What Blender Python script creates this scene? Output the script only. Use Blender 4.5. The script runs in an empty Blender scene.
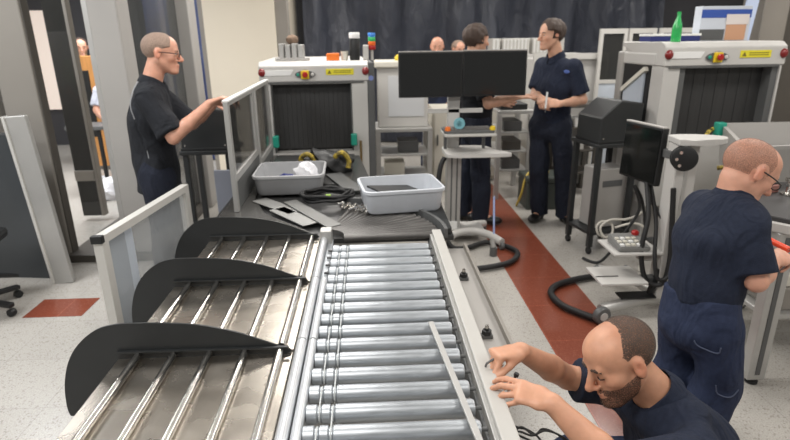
import bpy, bmesh, math, random
import numpy as np
from mathutils import Vector, Matrix
random.seed(7)
SC = bpy.context.scene
COL = SC.collection
PI = math.pi
V = Vector

# ------------------------------------------------------------------ materials
def lin(c):
    return tuple((x/255/12.92 if x/255 <= .04045 else ((x/255+.055)/1.055)**2.4) for x in c)

MATS = {}
def mat(name, rgb, rough=.5, metal=0., noise=0., nscale=20., bump=0., bscale=60., coat=0., stretch=None, spec=.5, rgb2=None, rnoise=0., alpha=1., trans=0.):
    if name in MATS: return MATS[name]
    m = bpy.data.materials.new(name); m.use_nodes = True
    nt = m.node_tree; N = nt.nodes; L = nt.links
    b = N['Principled BSDF']
    c = lin(rgb)
    b.inputs['Base Color'].default_value = (*c, 1)
    b.inputs['Roughness'].default_value = rough
    b.inputs['Metallic'].default_value = metal
    b.inputs['Specular IOR Level'].default_value = spec
    b.inputs['Coat Weight'].default_value = coat
    b.inputs['Alpha'].default_value = alpha
    b.inputs['Transmission Weight'].default_value = trans
    tc = N.new('ShaderNodeTexCoord')
    src = tc.outputs['Object']
    if stretch:
        mp = N.new('ShaderNodeMapping'); mp.inputs['Scale'].default_value = stretch
        L.new(src, mp.inputs['Vector']); src = mp.outputs['Vector']
    if noise > 0 or rgb2 or rnoise > 0:
        n = N.new('ShaderNodeTexNoise'); n.inputs['Scale'].default_value = nscale; n.inputs['Detail'].default_value = 5
        L.new(src, n.inputs['Vector'])
        if noise > 0 or rgb2:
            r = N.new('ShaderNodeValToRGB')
            r.color_ramp.elements[0].position = .3; r.color_ramp.elements[1].position = .7
            if rgb2:
                a_, b_ = c, lin(rgb2)
            else:
                a_ = tuple(max(0, x*(1-noise)) for x in c); b_ = tuple(min(1, x*(1+noise)) for x in c)
            r.color_ramp.elements[0].color = (*a_, 1); r.color_ramp.elements[1].color = (*b_, 1)
            L.new(n.outputs['Fac'], r.inputs['Fac']); L.new(r.outputs['Color'], b.inputs['Base Color'])
        if rnoise > 0:
            mr = N.new('ShaderNodeMapRange')
            mr.inputs['To Min'].default_value = max(.02, rough-rnoise); mr.inputs['To Max'].default_value = rough+rnoise
            L.new(n.outputs['Fac'], mr.inputs['Value']); L.new(mr.outputs['Result'], b.inputs['Roughness'])
    if bump > 0:
        n2 = N.new('ShaderNodeTexNoise'); n2.inputs['Scale'].default_value = bscale; n2.inputs['Detail'].default_value = 4
        L.new(src, n2.inputs['Vector'])
        bp = N.new('ShaderNodeBump'); bp.inputs['Strength'].default_value = bump; bp.inputs['Distance'].default_value = .01
        L.new(n2.outputs['Fac'], bp.inputs['Height']); L.new(bp.outputs['Normal'], b.inputs['Normal'])
    MATS[name] = m
    return m

def sparse(m, scale, lo, hi):
    """short hair: strands with skin showing between them"""
    N = m.node_tree.nodes; L = m.node_tree.links; b = N['Principled BSDF']
    tc = N.new('ShaderNodeTexCoord'); n = N.new('ShaderNodeTexNoise'); n.inputs['Scale'].default_value = scale; n.inputs['Detail'].default_value = 3
    r = N.new('ShaderNodeMapRange'); r.inputs['From Min'].default_value = lo; r.inputs['From Max'].default_value = hi
    L.new(tc.outputs['Object'], n.inputs['Vector']); L.new(n.outputs['Fac'], r.inputs['Value']); L.new(r.outputs['Result'], b.inputs['Alpha'])
    return m

def emis(name, rgb, s):
    m = bpy.data.materials.new(name); m.use_nodes = True
    b = m.node_tree.nodes['Principled BSDF']
    b.inputs['Base Color'].default_value = (*lin(rgb), 1)
    b.inputs['Emission Color'].default_value = (*lin(rgb), 1); b.inputs['Emission Strength'].default_value = s
    return m

GALV = mat('galvanised', (178, 183, 188), .42, .75, noise=.12, nscale=14, rnoise=.1, bump=.03, bscale=30, stretch=(1, 6, 6))
PLATE = mat('brushed_steel', (188, 181, 171), .27, .95, noise=.10, nscale=7, rnoise=.1, bump=.012, bscale=12)
CHROME = mat('polished_steel', (220, 217, 212), .2, 1.)
RAILW = mat('white_rail_paint', (184, 182, 177), .42, 0, noise=.02)
ALU = mat('aluminium', (188, 187, 184), .42, .55, noise=.04, nscale=8)
ALUL = mat('light_aluminium', (206, 204, 199), .42, .25, noise=.03, nscale=8)
GREY = mat('grey_paint', (165, 162, 158), .45, 0, noise=.03, nscale=4)
GREYL = mat('light_grey_paint', (196, 194, 190), .42, 0, noise=.03, nscale=4)
CREAM = mat('cream_paint', (212, 208, 196), .45, 0, noise=.03, nscale=4)
GREYD = mat('dark_grey_paint', (92, 93, 93), .45, 0, noise=.05, nscale=5)
TAUPE = mat('taupe_paint', (142, 137, 130), .45, .1, noise=.04, nscale=3)
TAUPED = mat('dark_taupe_paint', (84, 80, 75), .45, .1, noise=.04, nscale=3)
BLACK = mat('black_powder_coat', (40, 42, 43), .42, 0, noise=.08, nscale=8, bump=.03, bscale=400)
BLACKM = mat('black_plastic', (26, 27, 28), .5, 0, noise=.1, nscale=10)
BELT = mat('belt_rubber', (58, 58, 58), .34, 0, noise=.1, nscale=5, rnoise=.08)
RUBBER = mat('rubber', (28, 28, 29), .6, 0)
ROLLD = mat('dark_roller', (96, 94, 92), .38, .4, noise=.15, nscale=10)
SCREEN = mat('screen_glass', (17, 19, 19), .12, 0, noise=.2, nscale=3, coat=.3)
TRAYG = mat('tray_grey', (168, 169, 171), .5, 0, noise=.03)
TRAYB = mat('tray_pale_grey', (196, 200, 206), .45, 0, noise=.03)
CURT = mat('lead_curtain', (50, 50, 50), .55, 0, noise=.15, nscale=4, stretch=(14, 1, .6))
RED = mat('red_plastic', (170, 30, 28), .35)
REDD = mat('dark_red_plastic', (128, 26, 28), .3, coat=.4)
YEL = mat('yellow_plastic', (228, 196, 40), .45)
YELL = mat('yellow_label', (226, 214, 52), .5, noise=.04)
WHITE = mat('white_plastic', (232, 232, 230), .5)
TEAL = mat('teal_plastic', (36, 150, 128), .45)
GREEN = mat('green_bottle', (48, 178, 92), .15, 0, noise=.2, nscale=14, coat=.5)
ORANGE = mat('orange_plastic', (238, 122, 40), .5)
BLUE = mat('blue_plastic', (58, 100, 190), .45)
CLOTHW = mat('white_cloth', (232, 232, 236), .9, bump=.4, bscale=30)
BLUED = mat('dark_blue_cloth', (44, 52, 110), .8)
BRASS = mat('brass', (150, 126, 84), .35, .7)
PINK = mat('brown_pink_box', (150, 104, 96), .6)
FROST = mat('frosted_panel', (188, 196, 206), .3, 0, noise=.1, nscale=3, coat=.2)
def glass(name, rgb, alpha, rough=.08):
    m = mat(name, rgb, rough, 0, alpha=alpha, coat=.2); return m
GLASSD = glass('dark_glass', (52, 52, 50), .72)
GLASSC = glass('clear_panel', (176, 180, 182), .4, .15)
GLASSM = glass('smoked_panel', (70, 72, 72), .62)

def cloth(name, rgb, rgb2=None):
    m = mat(name, rgb, .88, 0, noise=.12, nscale=60, bump=.25, bscale=240, spec=.25)
    N = m.node_tree.nodes; L = m.node_tree.links
    fine = [n for n in N if n.bl_idname == 'ShaderNodeBump'][0]
    tc = N.new('ShaderNodeTexCoord'); n = N.new('ShaderNodeTexNoise'); n.inputs['Scale'].default_value = 7; n.inputs['Detail'].default_value = 2; n.inputs['Distortion'].default_value = 1.4
    mp = N.new('ShaderNodeMapping'); mp.inputs['Scale'].default_value = (1.3, 1.3, .6); mp.inputs['Rotation'].default_value = (.3, .4, 0)
    b2 = N.new('ShaderNodeBump'); b2.inputs['Strength'].default_value = .8; b2.inputs['Distance'].default_value = .035
    L.new(tc.outputs['Object'], mp.inputs['Vector']); L.new(mp.outputs['Vector'], n.inputs['Vector']); L.new(n.outputs['Fac'], b2.inputs['Height']); L.new(b2.outputs['Normal'], fine.inputs['Normal'])
    return m
NAVY = cloth('navy_cotton', (38, 44, 60))
NAVYT = cloth('navy_twill', (46, 54, 77))
BLKC = cloth('black_knit', (38, 40, 45))
DKTR = cloth('dark_trouser_cloth', (36, 40, 52))
WCOAT = cloth('pale_cotton', (205, 208, 222))
SHOE = mat('black_leather', (24, 23, 23), .4, 0, noise=.1)
LINE = mat('grey_piping', (150, 152, 156), .7)

def skin(name, rgb, red=(196, 98, 82)):
    m = bpy.data.materials.new(name); m.use_nodes = True
    N = m.node_tree.nodes; L = m.node_tree.links; b = N['Principled BSDF']
    at = N.new('ShaderNodeAttribute'); at.attribute_name = 'tint'
    tc = N.new('ShaderNodeTexCoord'); n = N.new('ShaderNodeTexNoise'); n.inputs['Scale'].default_value = 28; n.inputs['Detail'].default_value = 4
    L.new(tc.outputs['Object'], n.inputs['Vector'])
    r = N.new('ShaderNodeValToRGB'); c = lin(rgb)
    r.color_ramp.elements[0].position = .3; r.color_ramp.elements[1].position = .72
    r.color_ramp.elements[0].color = (*[x*.9 for x in c], 1); r.color_ramp.elements[1].color = (*[min(1, x*1.07) for x in c], 1)
    L.new(n.outputs['Fac'], r.inputs['Fac'])
    mx = N.new('ShaderNodeMix'); mx.data_type = 'RGBA'; mx.blend_type = 'MULTIPLY'; mx.inputs[0].default_value = 1
    L.new(r.outputs['Color'], mx.inputs[6]); L.new(at.outputs['Color'], mx.inputs[7])
    L.new(mx.outputs[2], b.inputs['Base Color'])
    b.inputs['Roughness'].default_value = .46
    b.inputs['Subsurface Weight'].default_value = .08
    b.inputs['Subsurface Radius'].default_value = (.01, .004, .002)
    bp = N.new('ShaderNodeBump'); bp.inputs['Strength'].default_value = .08; bp.inputs['Distance'].default_value = .004
    n3 = N.new('ShaderNodeTexNoise'); n3.inputs['Scale'].default_value = 220
    L.new(tc.outputs['Object'], n3.inputs['Vector']); L.new(n3.outputs['Fac'], bp.inputs['Height']); L.new(bp.outputs['Normal'], b.inputs['Normal'])
    return m
SKIN1 = skin('skin_fair', (206, 153, 124))
SKIN2 = skin('skin_ruddy', (214, 160, 136))
SKIN3 = skin('skin_light', (214, 166, 140))
HAIRB = mat('hair_brown', (84, 67, 57), .7, 0, noise=.35, nscale=160, bump=.5, bscale=300)
HAIRD = mat('hair_dark', (70, 54, 45), .6, 0, noise=.35, nscale=120, bump=.6, bscale=220)
HAIRG = mat('hair_grey', (150, 128, 114), .75, 0, noise=.22, nscale=150, bump=.4, bscale=300)
HAIRS = mat('hair_stubble', (158, 122, 104), .7, 0, noise=.15, nscale=150, bump=.3, bscale=300)
HAIRT = mat('hair_thin_brown', (112, 84, 68), .7, 0, noise=.35, nscale=140, bump=.4, bscale=300)
BEARD = mat('beard_brown', (78, 56, 46), .75, 0, noise=.4, nscale=170, bump=.5, bscale=320)
sparse(BEARD, 330, .34, .62); sparse(HAIRB, 300, .27, .55); sparse(HAIRS, 500, .35, .75)
EYEW = mat('eye_white', (225, 220, 214), .25)
IRIS = mat('iris_dark', (40, 32, 28), .2)

# ------------------------------------------------------------------ mesh helpers
OFF = {}
def tag(o, label=None, cat=None, group=None, kind=None):
    if label: o['label'] = label
    if cat: o['category'] = cat
    if group: o['group'] = group
    if kind: o['kind'] = kind
    return o

def thing(name, label, cat, loc=(0, 0, 0), rz=0., group=None, local=False):
    o = bpy.data.objects.new(name, None); COL.objects.link(o)
    o.location = loc; o.rotation_euler = (0, 0, rz); o.empty_display_size = .1
    OFF[o.name] = V((0, 0, 0)) if local else V(loc)
    return tag(o, label, cat, group)

def link(name, me, m, parent=None, loc=None, smooth=None):
    """me in the parent's measuring frame (world unless the thing is local); loc: base of a one-mesh thing"""
    o = bpy.data.objects.new(name, me); COL.objects.link(o)
    if m is not None and not len(me.materials): me.materials.append(m)
    if parent is not None:
        off = OFF[parent.name]; o.parent = parent
    else:
        off = V(loc) if loc is not None else V((0, 0, 0)); o.location = off
    OFF[o.name] = off
    if off.length > 0: me.transform(Matrix.Translation(-off))
    return o

def obj(name, bm, m, parent=None, loc=None, smooth=False, keep=False):
    bmesh.ops.recalc_face_normals(bm, faces=bm.faces)
    me = bpy.data.meshes.new(name); bm.to_mesh(me); bm.free()
    if smooth:
        me.polygons.foreach_set('use_smooth', [True]*len(me.polygons))
        try: me.set_sharp_from_angle(angle=math.radians(38))
        except Exception: pass
    return link(name, me, m, parent, loc)

def add_box(bm, c, s, rz=0., bev=.004, rot=None, seg=2):
    M = Matrix.Translation(V(c)) @ (rot if rot is not None else Matrix.Rotation(rz, 4, 'Z')) @ Matrix.Diagonal((*s, 1))
    r = bmesh.ops.create_cube(bm, size=1, matrix=M)
    bev = min(bev, min(s)*.4)
    if bev > 0:
        es = list({e for v in r['verts'] for e in v.link_edges})
        bmesh.ops.bevel(bm, geom=es, offset=bev, segments=seg, affect='EDGES', profile=.5)

def box(name, parent, lo, hi, m, bev=.004, loc=None, rz=0., rot=None):
    bm = bmesh.new()
    c = [(a+b)/2 for a, b in zip(lo, hi)]; s = [abs(b-a) for a, b in zip(lo, hi)]
    add_box(bm, c, s, rz, bev, rot)
    return obj(name, bm, m, parent, loc)

def dirbox(name, parent, a, b, w, h, m, bev=.002, up=(0, 0, 1), loc=None):
    """a bar of section w (sideways) x h (along up) from a to b"""
    a, b = V(a), V(b); y = (b-a); ln = y.length; y.normalize()
    x = y.cross(V(up)).normalized(); z = x.cross(y)
    R = Matrix((x, y, z)).transposed().to_4x4()
    bm = bmesh.new(); add_box(bm, (a+b)/2, (w, ln, h), 0, bev, R)
    return obj(name, bm, m, parent, loc)

def smooth_path(pts, n=8):
    P = [V(p) for p in pts]
    if len(P) < 3: return P
    out = []
    for i in range(len(P)-1):
        p0 = P[max(i-1, 0)]; p1 = P[i]; p2 = P[i+1]; p3 = P[min(i+2, len(P)-1)]
        for k in range(n):
            t = k/n
            out.append(.5*((2*p1) + (p2-p0)*t + (2*p0-5*p1+4*p2-p3)*t*t + (3*p1-p0-3*p2+p3)*t**3))
    out.append(P[-1])
    return out

def add_tube(bm, pts, r, seg=10, closed=False, caps=True):
    P = [V(p) for p in pts]; n = len(P)
    rr = r if isinstance(r, (list, tuple)) else [r]*n
    rings = []; prev = None
    for i in range(n):
        t = (P[(i+1) % n]-P[i-1]) if closed else (P[min(i+1, n-1)]-P[max(i-1, 0)])
        t.normalize()
        if prev is None:
            prev = t.orthogonal().normalized()
        prev = (prev - t*prev.dot(t)).normalized()
        q = t.cross(prev)
        rings.append([bm.verts.new(P[i] + (prev*math.cos(2*PI*k/seg) + q*math.sin(2*PI*k/seg))*rr[i]) for k in range(seg)])
    for i in range(n if closed else n-1):
        A, B = rings[i], rings[(i+1) % n]
        for k in range(seg):
            bm.faces.new((A[k], A[(k+1) % seg], B[(k+1) % seg], B[k]))
    if caps and not closed:
        bm.faces.new(rings[0][::-1]); bm.faces.new(rings[-1])

def tube(name, parent, pts, r, m, seg=10, smooth=True, loc=None, closed=False, n=8):
    bm = bmesh.new(); add_tube(bm, smooth_path(pts, n) if smooth and not closed else pts, r, seg, closed)
    return obj(name, bm, m, parent, loc, smooth=True)

def cyl(name, parent, a, b, r, m, seg=20, loc=None):
    bm = bmesh.new(); add_tube(bm, [a, b], r, seg)
    return obj(name, bm, m, parent, loc, smooth=True)

def add_prism(bm, pts, ext):
    vs = [bm.verts.new(V(p)) for p in pts]; ws = [bm.verts.new(V(p)+V(ext)) for p in pts]
    n = len(vs)
    bm.faces.new(vs); bm.faces.new(ws[::-1])
    for i in range(n): bm.faces.new((vs[i], ws[i], ws[(i+1) % n], vs[(i+1) % n]))

def prism(name, parent, pts, ext, m, bev=.003, loc=None, smooth=False):
    bm = bmesh.new(); add_prism(bm, pts, ext)
    if bev > 0:
        bmesh.ops.bevel(bm, geom=[e for e in bm.edges], offset=bev, segments=1, affect='EDGES')
    return obj(name, bm, m, parent, loc, smooth=smooth)

def lathe(name, parent, prof, c, m, seg=24, loc=None, axis=None):
    """prof: [(r, z)]; axis None = up"""
    bm = bmesh.new(); rings = []
    R = Matrix.Identity(3) if axis is None else V((0, 0, 1)).rotation_difference(V(axis)).to_matrix()
    c = V(c)
    for r, z in prof:
        rings.append([bm.verts.new(c + R @ V((max(r, 1e-4)*math.cos(2*PI*k/seg), max(r, 1e-4)*math.sin(2*PI*k/seg), z))) for k in range(seg)])
    for A, B in zip(rings, rings[1:]):
        for k in range(seg): bm.faces.new((A[k], A[(k+1) % seg], B[(k+1) % seg], B[k]))
    bm.faces.new(rings[0][::-1]); bm.faces.new(rings[-1])
    return obj(name, bm, m, parent, loc, smooth=True)

def frame_bm(w0, w1, z0, z1, b, y0, y1):
    """rectangular ring in the x-z plane: outer w0..w1, z0..z1; b = (left, right, bottom, top) widths"""
    bm = bmesh.new()
    o = [(w0, z0), (w1, z0), (w1, z1), (w0, z1)]
    i = [(w0+b[0], z0+b[2]), (w1-b[1], z0+b[2]), (w1-b[1], z1-b[3]), (w0+b[0], z1-b[3])]
    vo = [[bm.verts.new((x, y, z)) for x, z in o] for y in (y0, y1)]
    vi = [[bm.verts.new((x, y, z)) for x, z in i] for y in (y0, y1)]
    for k in range(4):
        j = (k+1) % 4
        bm.faces.new((vo[0][k], vo[0][j], vi[0][j], vi[0][k])); bm.faces.new((vo[1][k], vi[1][k], vi[1][j], vo[1][j]))
        bm.faces.new((vo[0][k], vo[1][k], vo[1][j], vo[0][j])); bm.faces.new((vi[0][k], vi[0][j], vi[1][j], vi[1][k]))
    return bm

def ball(name, parent, c, r, m, loc=None, rot=None):
    bm = bmesh.new()
    r = r if isinstance(r, (tuple, list)) else (r, r, r)
    M = Matrix.Translation(V(c)) @ (rot.to_4x4() if rot is not None else Matrix.Identity(4)) @ Matrix.Diagonal((*r, 1))
    bmesh.ops.create_uvsphere(bm, u_segments=16, v_segments=10, radius=1, matrix=M)
    return obj(name, bm, m, parent, loc, smooth=True)

def copy_tree(o, parent=None):
    c = o.copy(); COL.objects.link(c); c.parent = parent
    OFF[c.name] = OFF.get(o.name, V((0, 0, 0)))
    for ch in list(o.children): copy_tree(ch, c)
    return c

# ------------------------------------------------------------------ bodies: distance fields turned into one closed surface
F4 = np.float32
def nrm(v):
    v = np.asarray(v, float); return v/np.linalg.norm(v)

class Field:
    def __init__(s, lo, hi, h):
        s.lo = np.asarray(lo, float); s.h = h
        s.n = np.ceil((np.asarray(hi, float)-s.lo)/h).astype(int)+1
        s.D = np.full(s.n, 1., F4)
        s.ax = [(s.lo[i]+h*np.arange(s.n[i])).astype(F4) for i in range(3)]
    def sub(s, lo, hi):
        sl = []
        for i in range(3):
            a = int(np.floor((lo[i]-s.lo[i])/s.h)); b = int(np.ceil((hi[i]-s.lo[i])/s.h))+1
            a = max(a, 0); b = min(b, s.n[i])
            if b <= a: return None
            sl.append(slice(a, b))
        return tuple(sl)
    def grid(s, sl):
        return s.ax[0][sl[0]][:, None, None], s.ax[1][sl[1]][None, :, None], s.ax[2][sl[2]][None, None, :]
    def add(s, prim, k=.01, op='u'):
        fn, lo, hi = prim
        pad = k+3*s.h
        sl = s.sub(np.asarray(lo)-pad, np.asarray(hi)+pad)
        if sl is None: return
        d = fn(*s.grid(sl)); A = s.D[sl]
        if op == 's':
            d = -d; hh = np.clip(.5-.5*(d-A)/k, 0, 1); s.D[sl] = A*hh + d*(1-hh) + k*hh*(1-hh)
            # smooth max
        else:
            hh = np.clip(.5+.5*(A-d)/k, 0, 1); s.D[sl] = A*(1-hh) + d*hh - k*hh*(1-hh)

def rc(a, b, r1, r2):
    a = np.asarray(a, float); b = np.asarray(b, float); ba = b-a; l2 = max(float(ba@ba), 1e-9); R = max(r1, r2)
    def fn(X, Y, Z):
        px, py, pz = X-a[0], Y-a[1], Z-a[2]
        t = np.clip((px*ba[0]+py*ba[1]+pz*ba[2])/l2, 0, 1)
        return np.sqrt((px-t*ba[0])**2+(py-t*ba[1])**2+(pz-t*ba[2])**2) - (r1+(r2-r1)*t)
    return fn, np.minimum(a, b)-R, np.maximum(a, b)+R

def el(c, r, M=None):
    c = np.asarray(c, float); r = np.asarray(r, float); M = np.eye(3) if M is None else np.asarray(M, float)
    ext = np.sqrt(((M*r)**2).sum(1))
    def fn(X, Y, Z):
        px, py, pz = X-c[0], Y-c[1], Z-c[2]
        q = [(px*M[0, i]+py*M[1, i]+pz*M[2, i]) for i in range(3)]
        k0 = np.sqrt(sum((q[i]/r[i])**2 for i in range(3))); k1 = np.sqrt(sum((q[i]/r[i]**2)**2 for i in range(3)))+1e-9
        return k0*(k0-1)/k1
    return fn, c-ext, c+ext

def ec(a, b, side, wd1, wd2):
    """elliptic tapered section from a to b; wd = (half width along side, half depth)"""
    a = np.asarray(a, float); b = np.asarray(b, float); ax = b-a; ln = np.linalg.norm(ax); ax = ax/ln
    s = np.asarray(side, float); s = nrm(s-ax*(s@ax)); f = np.cross(ax, s); R = max(*wd1, *wd2)
    def fn(X, Y, Z):
        px, py, pz = X-a[0], Y-a[1], Z-a[2]
        t = px*ax[0]+py*ax[1]+pz*ax[2]; tc = np.clip(t/ln, 0, 1); o = t-tc*ln
        u = px*s[0]+py*s[1]+pz*s[2]; v = px*f[0]+py*f[1]+pz*f[2]
        w = wd1[0]+(wd2[0]-wd1[0])*tc; d = wd1[1]+(wd2[1]-wd1[1])*tc
        m = np.minimum(w, d)
        k0 = np.sqrt((u/w)**2+(v/d)**2+(o/m)**2); k1 = np.sqrt((u/w**2)**2+(v/d**2)**2+(o/m**2)**2)+1e-9
        return k0*(k0-1)/k1
    return fn, np.minimum(a, b)-R, np.maximum(a, b)+R

def clipped(prim, p, n):
    fn, lo, hi = prim; p = np.asarray(p, float); n = nrm(n)
    return (lambda X, Y, Z: np.maximum(fn(X, Y, Z), (X-p[0])*n[0]+(Y-p[1])*n[1]+(Z-p[2])*n[2])), lo, hi

def extract(F, name):
    D = F.D; h = F.h
    ins = D < 0
    c = np.zeros(np.array(D.shape)-1, np.int8)
    for dx in (0, 1):
        for dy in (0, 1):
            for dz in (0, 1):
                c += ins[dx:D.shape[0]-1+dx, dy:D.shape[1]-1+dy, dz:D.shape[2]-1+dz]
    act = (c > 0) & (c < 8)
    I = np.argwhere(act)
    vid = np.full(act.shape, -1, np.int64); vid[act] = np.arange(len(I))
    corners = [(a, b, d) for a in (0, 1) for b in (0, 1) for d in (0, 1)]
    val = {k: D[I[:, 0]+k[0], I[:, 1]+k[1], I[:, 2]+k[2]] for k in corners}
    acc = np.zeros((len(I), 3)); cnt = np.zeros(len(I))
    for k in corners:
        for ax in range(3):
            if k[ax] == 0:
                k2 = list(k); k2[ax] = 1; k2 = tuple(k2)
                a, b = val[k], val[k2]; m = (a < 0) != (b < 0)
                t = np.where(m, a/np.where(m, a-b, 1), 0)
                p = np.array(k, float)[None, :].repeat(len(I), 0); p[:, ax] = t
                acc[m] += p[m]; cnt[m] += 1
    P = F.lo + h*(I + acc/cnt[:, None])
    quads = []
    for ax in range(3):
        u, v = [(1, 2), (2, 0), (0, 1)][ax]
        A = ins; sl0 = [slice(None)]*3; sl1 = [slice(None)]*3
        sl0[ax] = slice(0, -1); sl1[ax] = slice(1, None)
        a = A[tuple(sl0)]; b = A[tuple(sl1)]
        for flip, mask in ((False, a & ~b), (True, ~a & b)):
            E = np.argwhere(mask)
            E = E[(E[:, u] >= 1) & (E[:, v] >= 1) & (E[:, u] < D.shape[u]-1) & (E[:, v] < D.shape[v]-1)]
            if not len(E): continue
            def cell(du, dv):
                q = E.copy(); q[:, u] -= du; q[:, v] -= dv; return vid[q[:, 0], q[:, 1], q[:, 2]]
            Q = np.stack([cell(1, 1), cell(0, 1), cell(0, 0), cell(1, 0)], 1)
            if flip: Q = Q[:, ::-1]
            quads.append(Q[(Q >= 0).all(1)])
    Q = np.concatenate(quads)
    # keep the largest connected surface and relax it once
    lab = np.arange(len(P))
    for _ in range(200):
        mn = lab[Q].min(1); new = lab.copy()
        for k in range(4): np.minimum.at(new, Q[:, k], mn)
        new = new[new]
        if (new == lab).all(): break
        lab = new
    ids, ct = np.unique(lab, return_counts=True)
    keep = np.isin(lab, ids[ct >= ct.max()*.25])
    Q = Q[keep[Q].all(1)]
    for _ in range(2):
        s = np.zeros_like(P); k_ = np.zeros(len(P))
        for i in range(4):
            for j in ((i+1) % 4, (i+3) % 4):
                np.add.at(s, Q[:, i], P[Q[:, j]]); np.add.at(k_, Q[:, i], 1)
        m = k_ > 0
        P[m] = P[m]*.55 + .45*s[m]/k_[m][:, None]
    re = np.full(len(P), -1); used = np.unique(Q); re[used] = np.arange(len(used)); P = P[used]; Q = re[Q]
    me = bpy.data.meshes.new(name); me.from_pydata(P.tolist(), [], Q.tolist())
    me.polygons.foreach_set('use_smooth', [True]*len(me.polygons)); me.update()
    return me, P

def wrinkle(seed, amp, f=34.):
    rg = np.random.default_rng(seed); ws = [nrm(rg.normal(size=3))*f*rg.uniform(.5, 1.5) for _ in range(7)]; ph = rg.uniform(0, 6.28, 7)
    def fn(X, Y, Z):
        wx = .02*np.sin(19*Y+ph[0])+.02*np.sin(23*Z+ph[1]); s = 0
        for w, p in zip(ws, ph): s = s + np.sin((X+wx)*w[0]+(Y+wx)*w[1]+Z*w[2]+p)
        return amp*s/2.6
    return fn

def noise_field(F, fn):
    F.D += fn(*F.grid((slice(None),)*3)).astype(F4)

CURL = {'relaxed': [(25, 30, 20)]*4, 'flat': [(6, 8, 6)]*4, 'fist': [(75, 85, 55)]*4, 'grip': [(55, 70, 40)]*4}
def hand_prims(w, x, n, side, curls='relaxed', thumb=(.62, .62, -.35), tbend=25, s=1.):
    """w wrist, x towards the fingers, n out of the back of the hand, side 'L' or 'R'"""
    w = np.asarray(w, float); x = nrm(x); n = np.asarray(n, float); n = nrm(n-x*(n@x))
    y = np.cross(n, x) if side == 'R' else np.cross(x, n)
    M = np.stack([x, y, n], 1)
    g = lambda p: w+M@(np.array(p)*s)
    out = [(ec(g((-.01, 0, 0)), g((.03, 0, 0)), y, (.026*s, .019*s), (.036*s, .016*s)), .012),
           (ec(g((.03, .0, 0)), g((.085, 0, .001)), y, (.038*s, .016*s), (.041*s, .0125*s)), .012),
           (el(g((.035, .028, -.008)), np.array((.03, .016, .015))*s, M), .012)]
    base = [(.09, .030), (.095, .010), (.091, -.010), (.082, -.029)]
    segs = [(.043, .025, .021), (.047, .029, .022), (.043, .027, .021), (.034, .021, .019)]
    rad = [.0088, .0092, .0086, .0076]
    cs = CURL[curls] if isinstance(curls, str) else curls
    for (bx_, by), sg, r, cu, sp in zip(base, segs, rad, cs, (.10, .02, -.05, -.12)):
        p = np.array((bx_-.012, by, 0.)); th = 0.
        pts = [p]
        for L_, c_ in zip(sg, cu):
            th += math.radians(c_); p = p+np.array((math.cos(th)*math.cos(sp), math.sin(sp)*math.cos(th), -math.sin(th)))*(L_+(.012 if len(pts) == 1 else 0)); pts.append(p)
        rs = [r*1.06, r, r*.93, r*.8]
        for i in range(3): out.append((rc(g(pts[i]), g(pts[i+1]), rs[i]*s, rs[i+1]*s), .004 if i else .007))
    d = nrm(thumb); p = np.array((.022, .026, -.006)); pts = [p]
    e = nrm(d*math.cos(math.radians(tbend)) + np.array((.8, -.5, -.2))*math.sin(math.radians(tbend)))
    for L_, dd in ((.042, d), (.034, nrm(d+e)), (.027, e)): p = p+dd*L_; pts.append(p)
    rs = [.0135, .0115, .0105, .0085]
    for i in range(3): out.append((rc(g(pts[i]), g(pts[i+1]), rs[i]*s, rs[i+1]*s), .008 if i == 0 else .004))
    return out

def head_frame(f, u):
    f = nrm(f); u = np.asarray(u, float); u = nrm(u-f*(u@f)); return np.stack([f, np.cross(u, f), u], 1)

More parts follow.
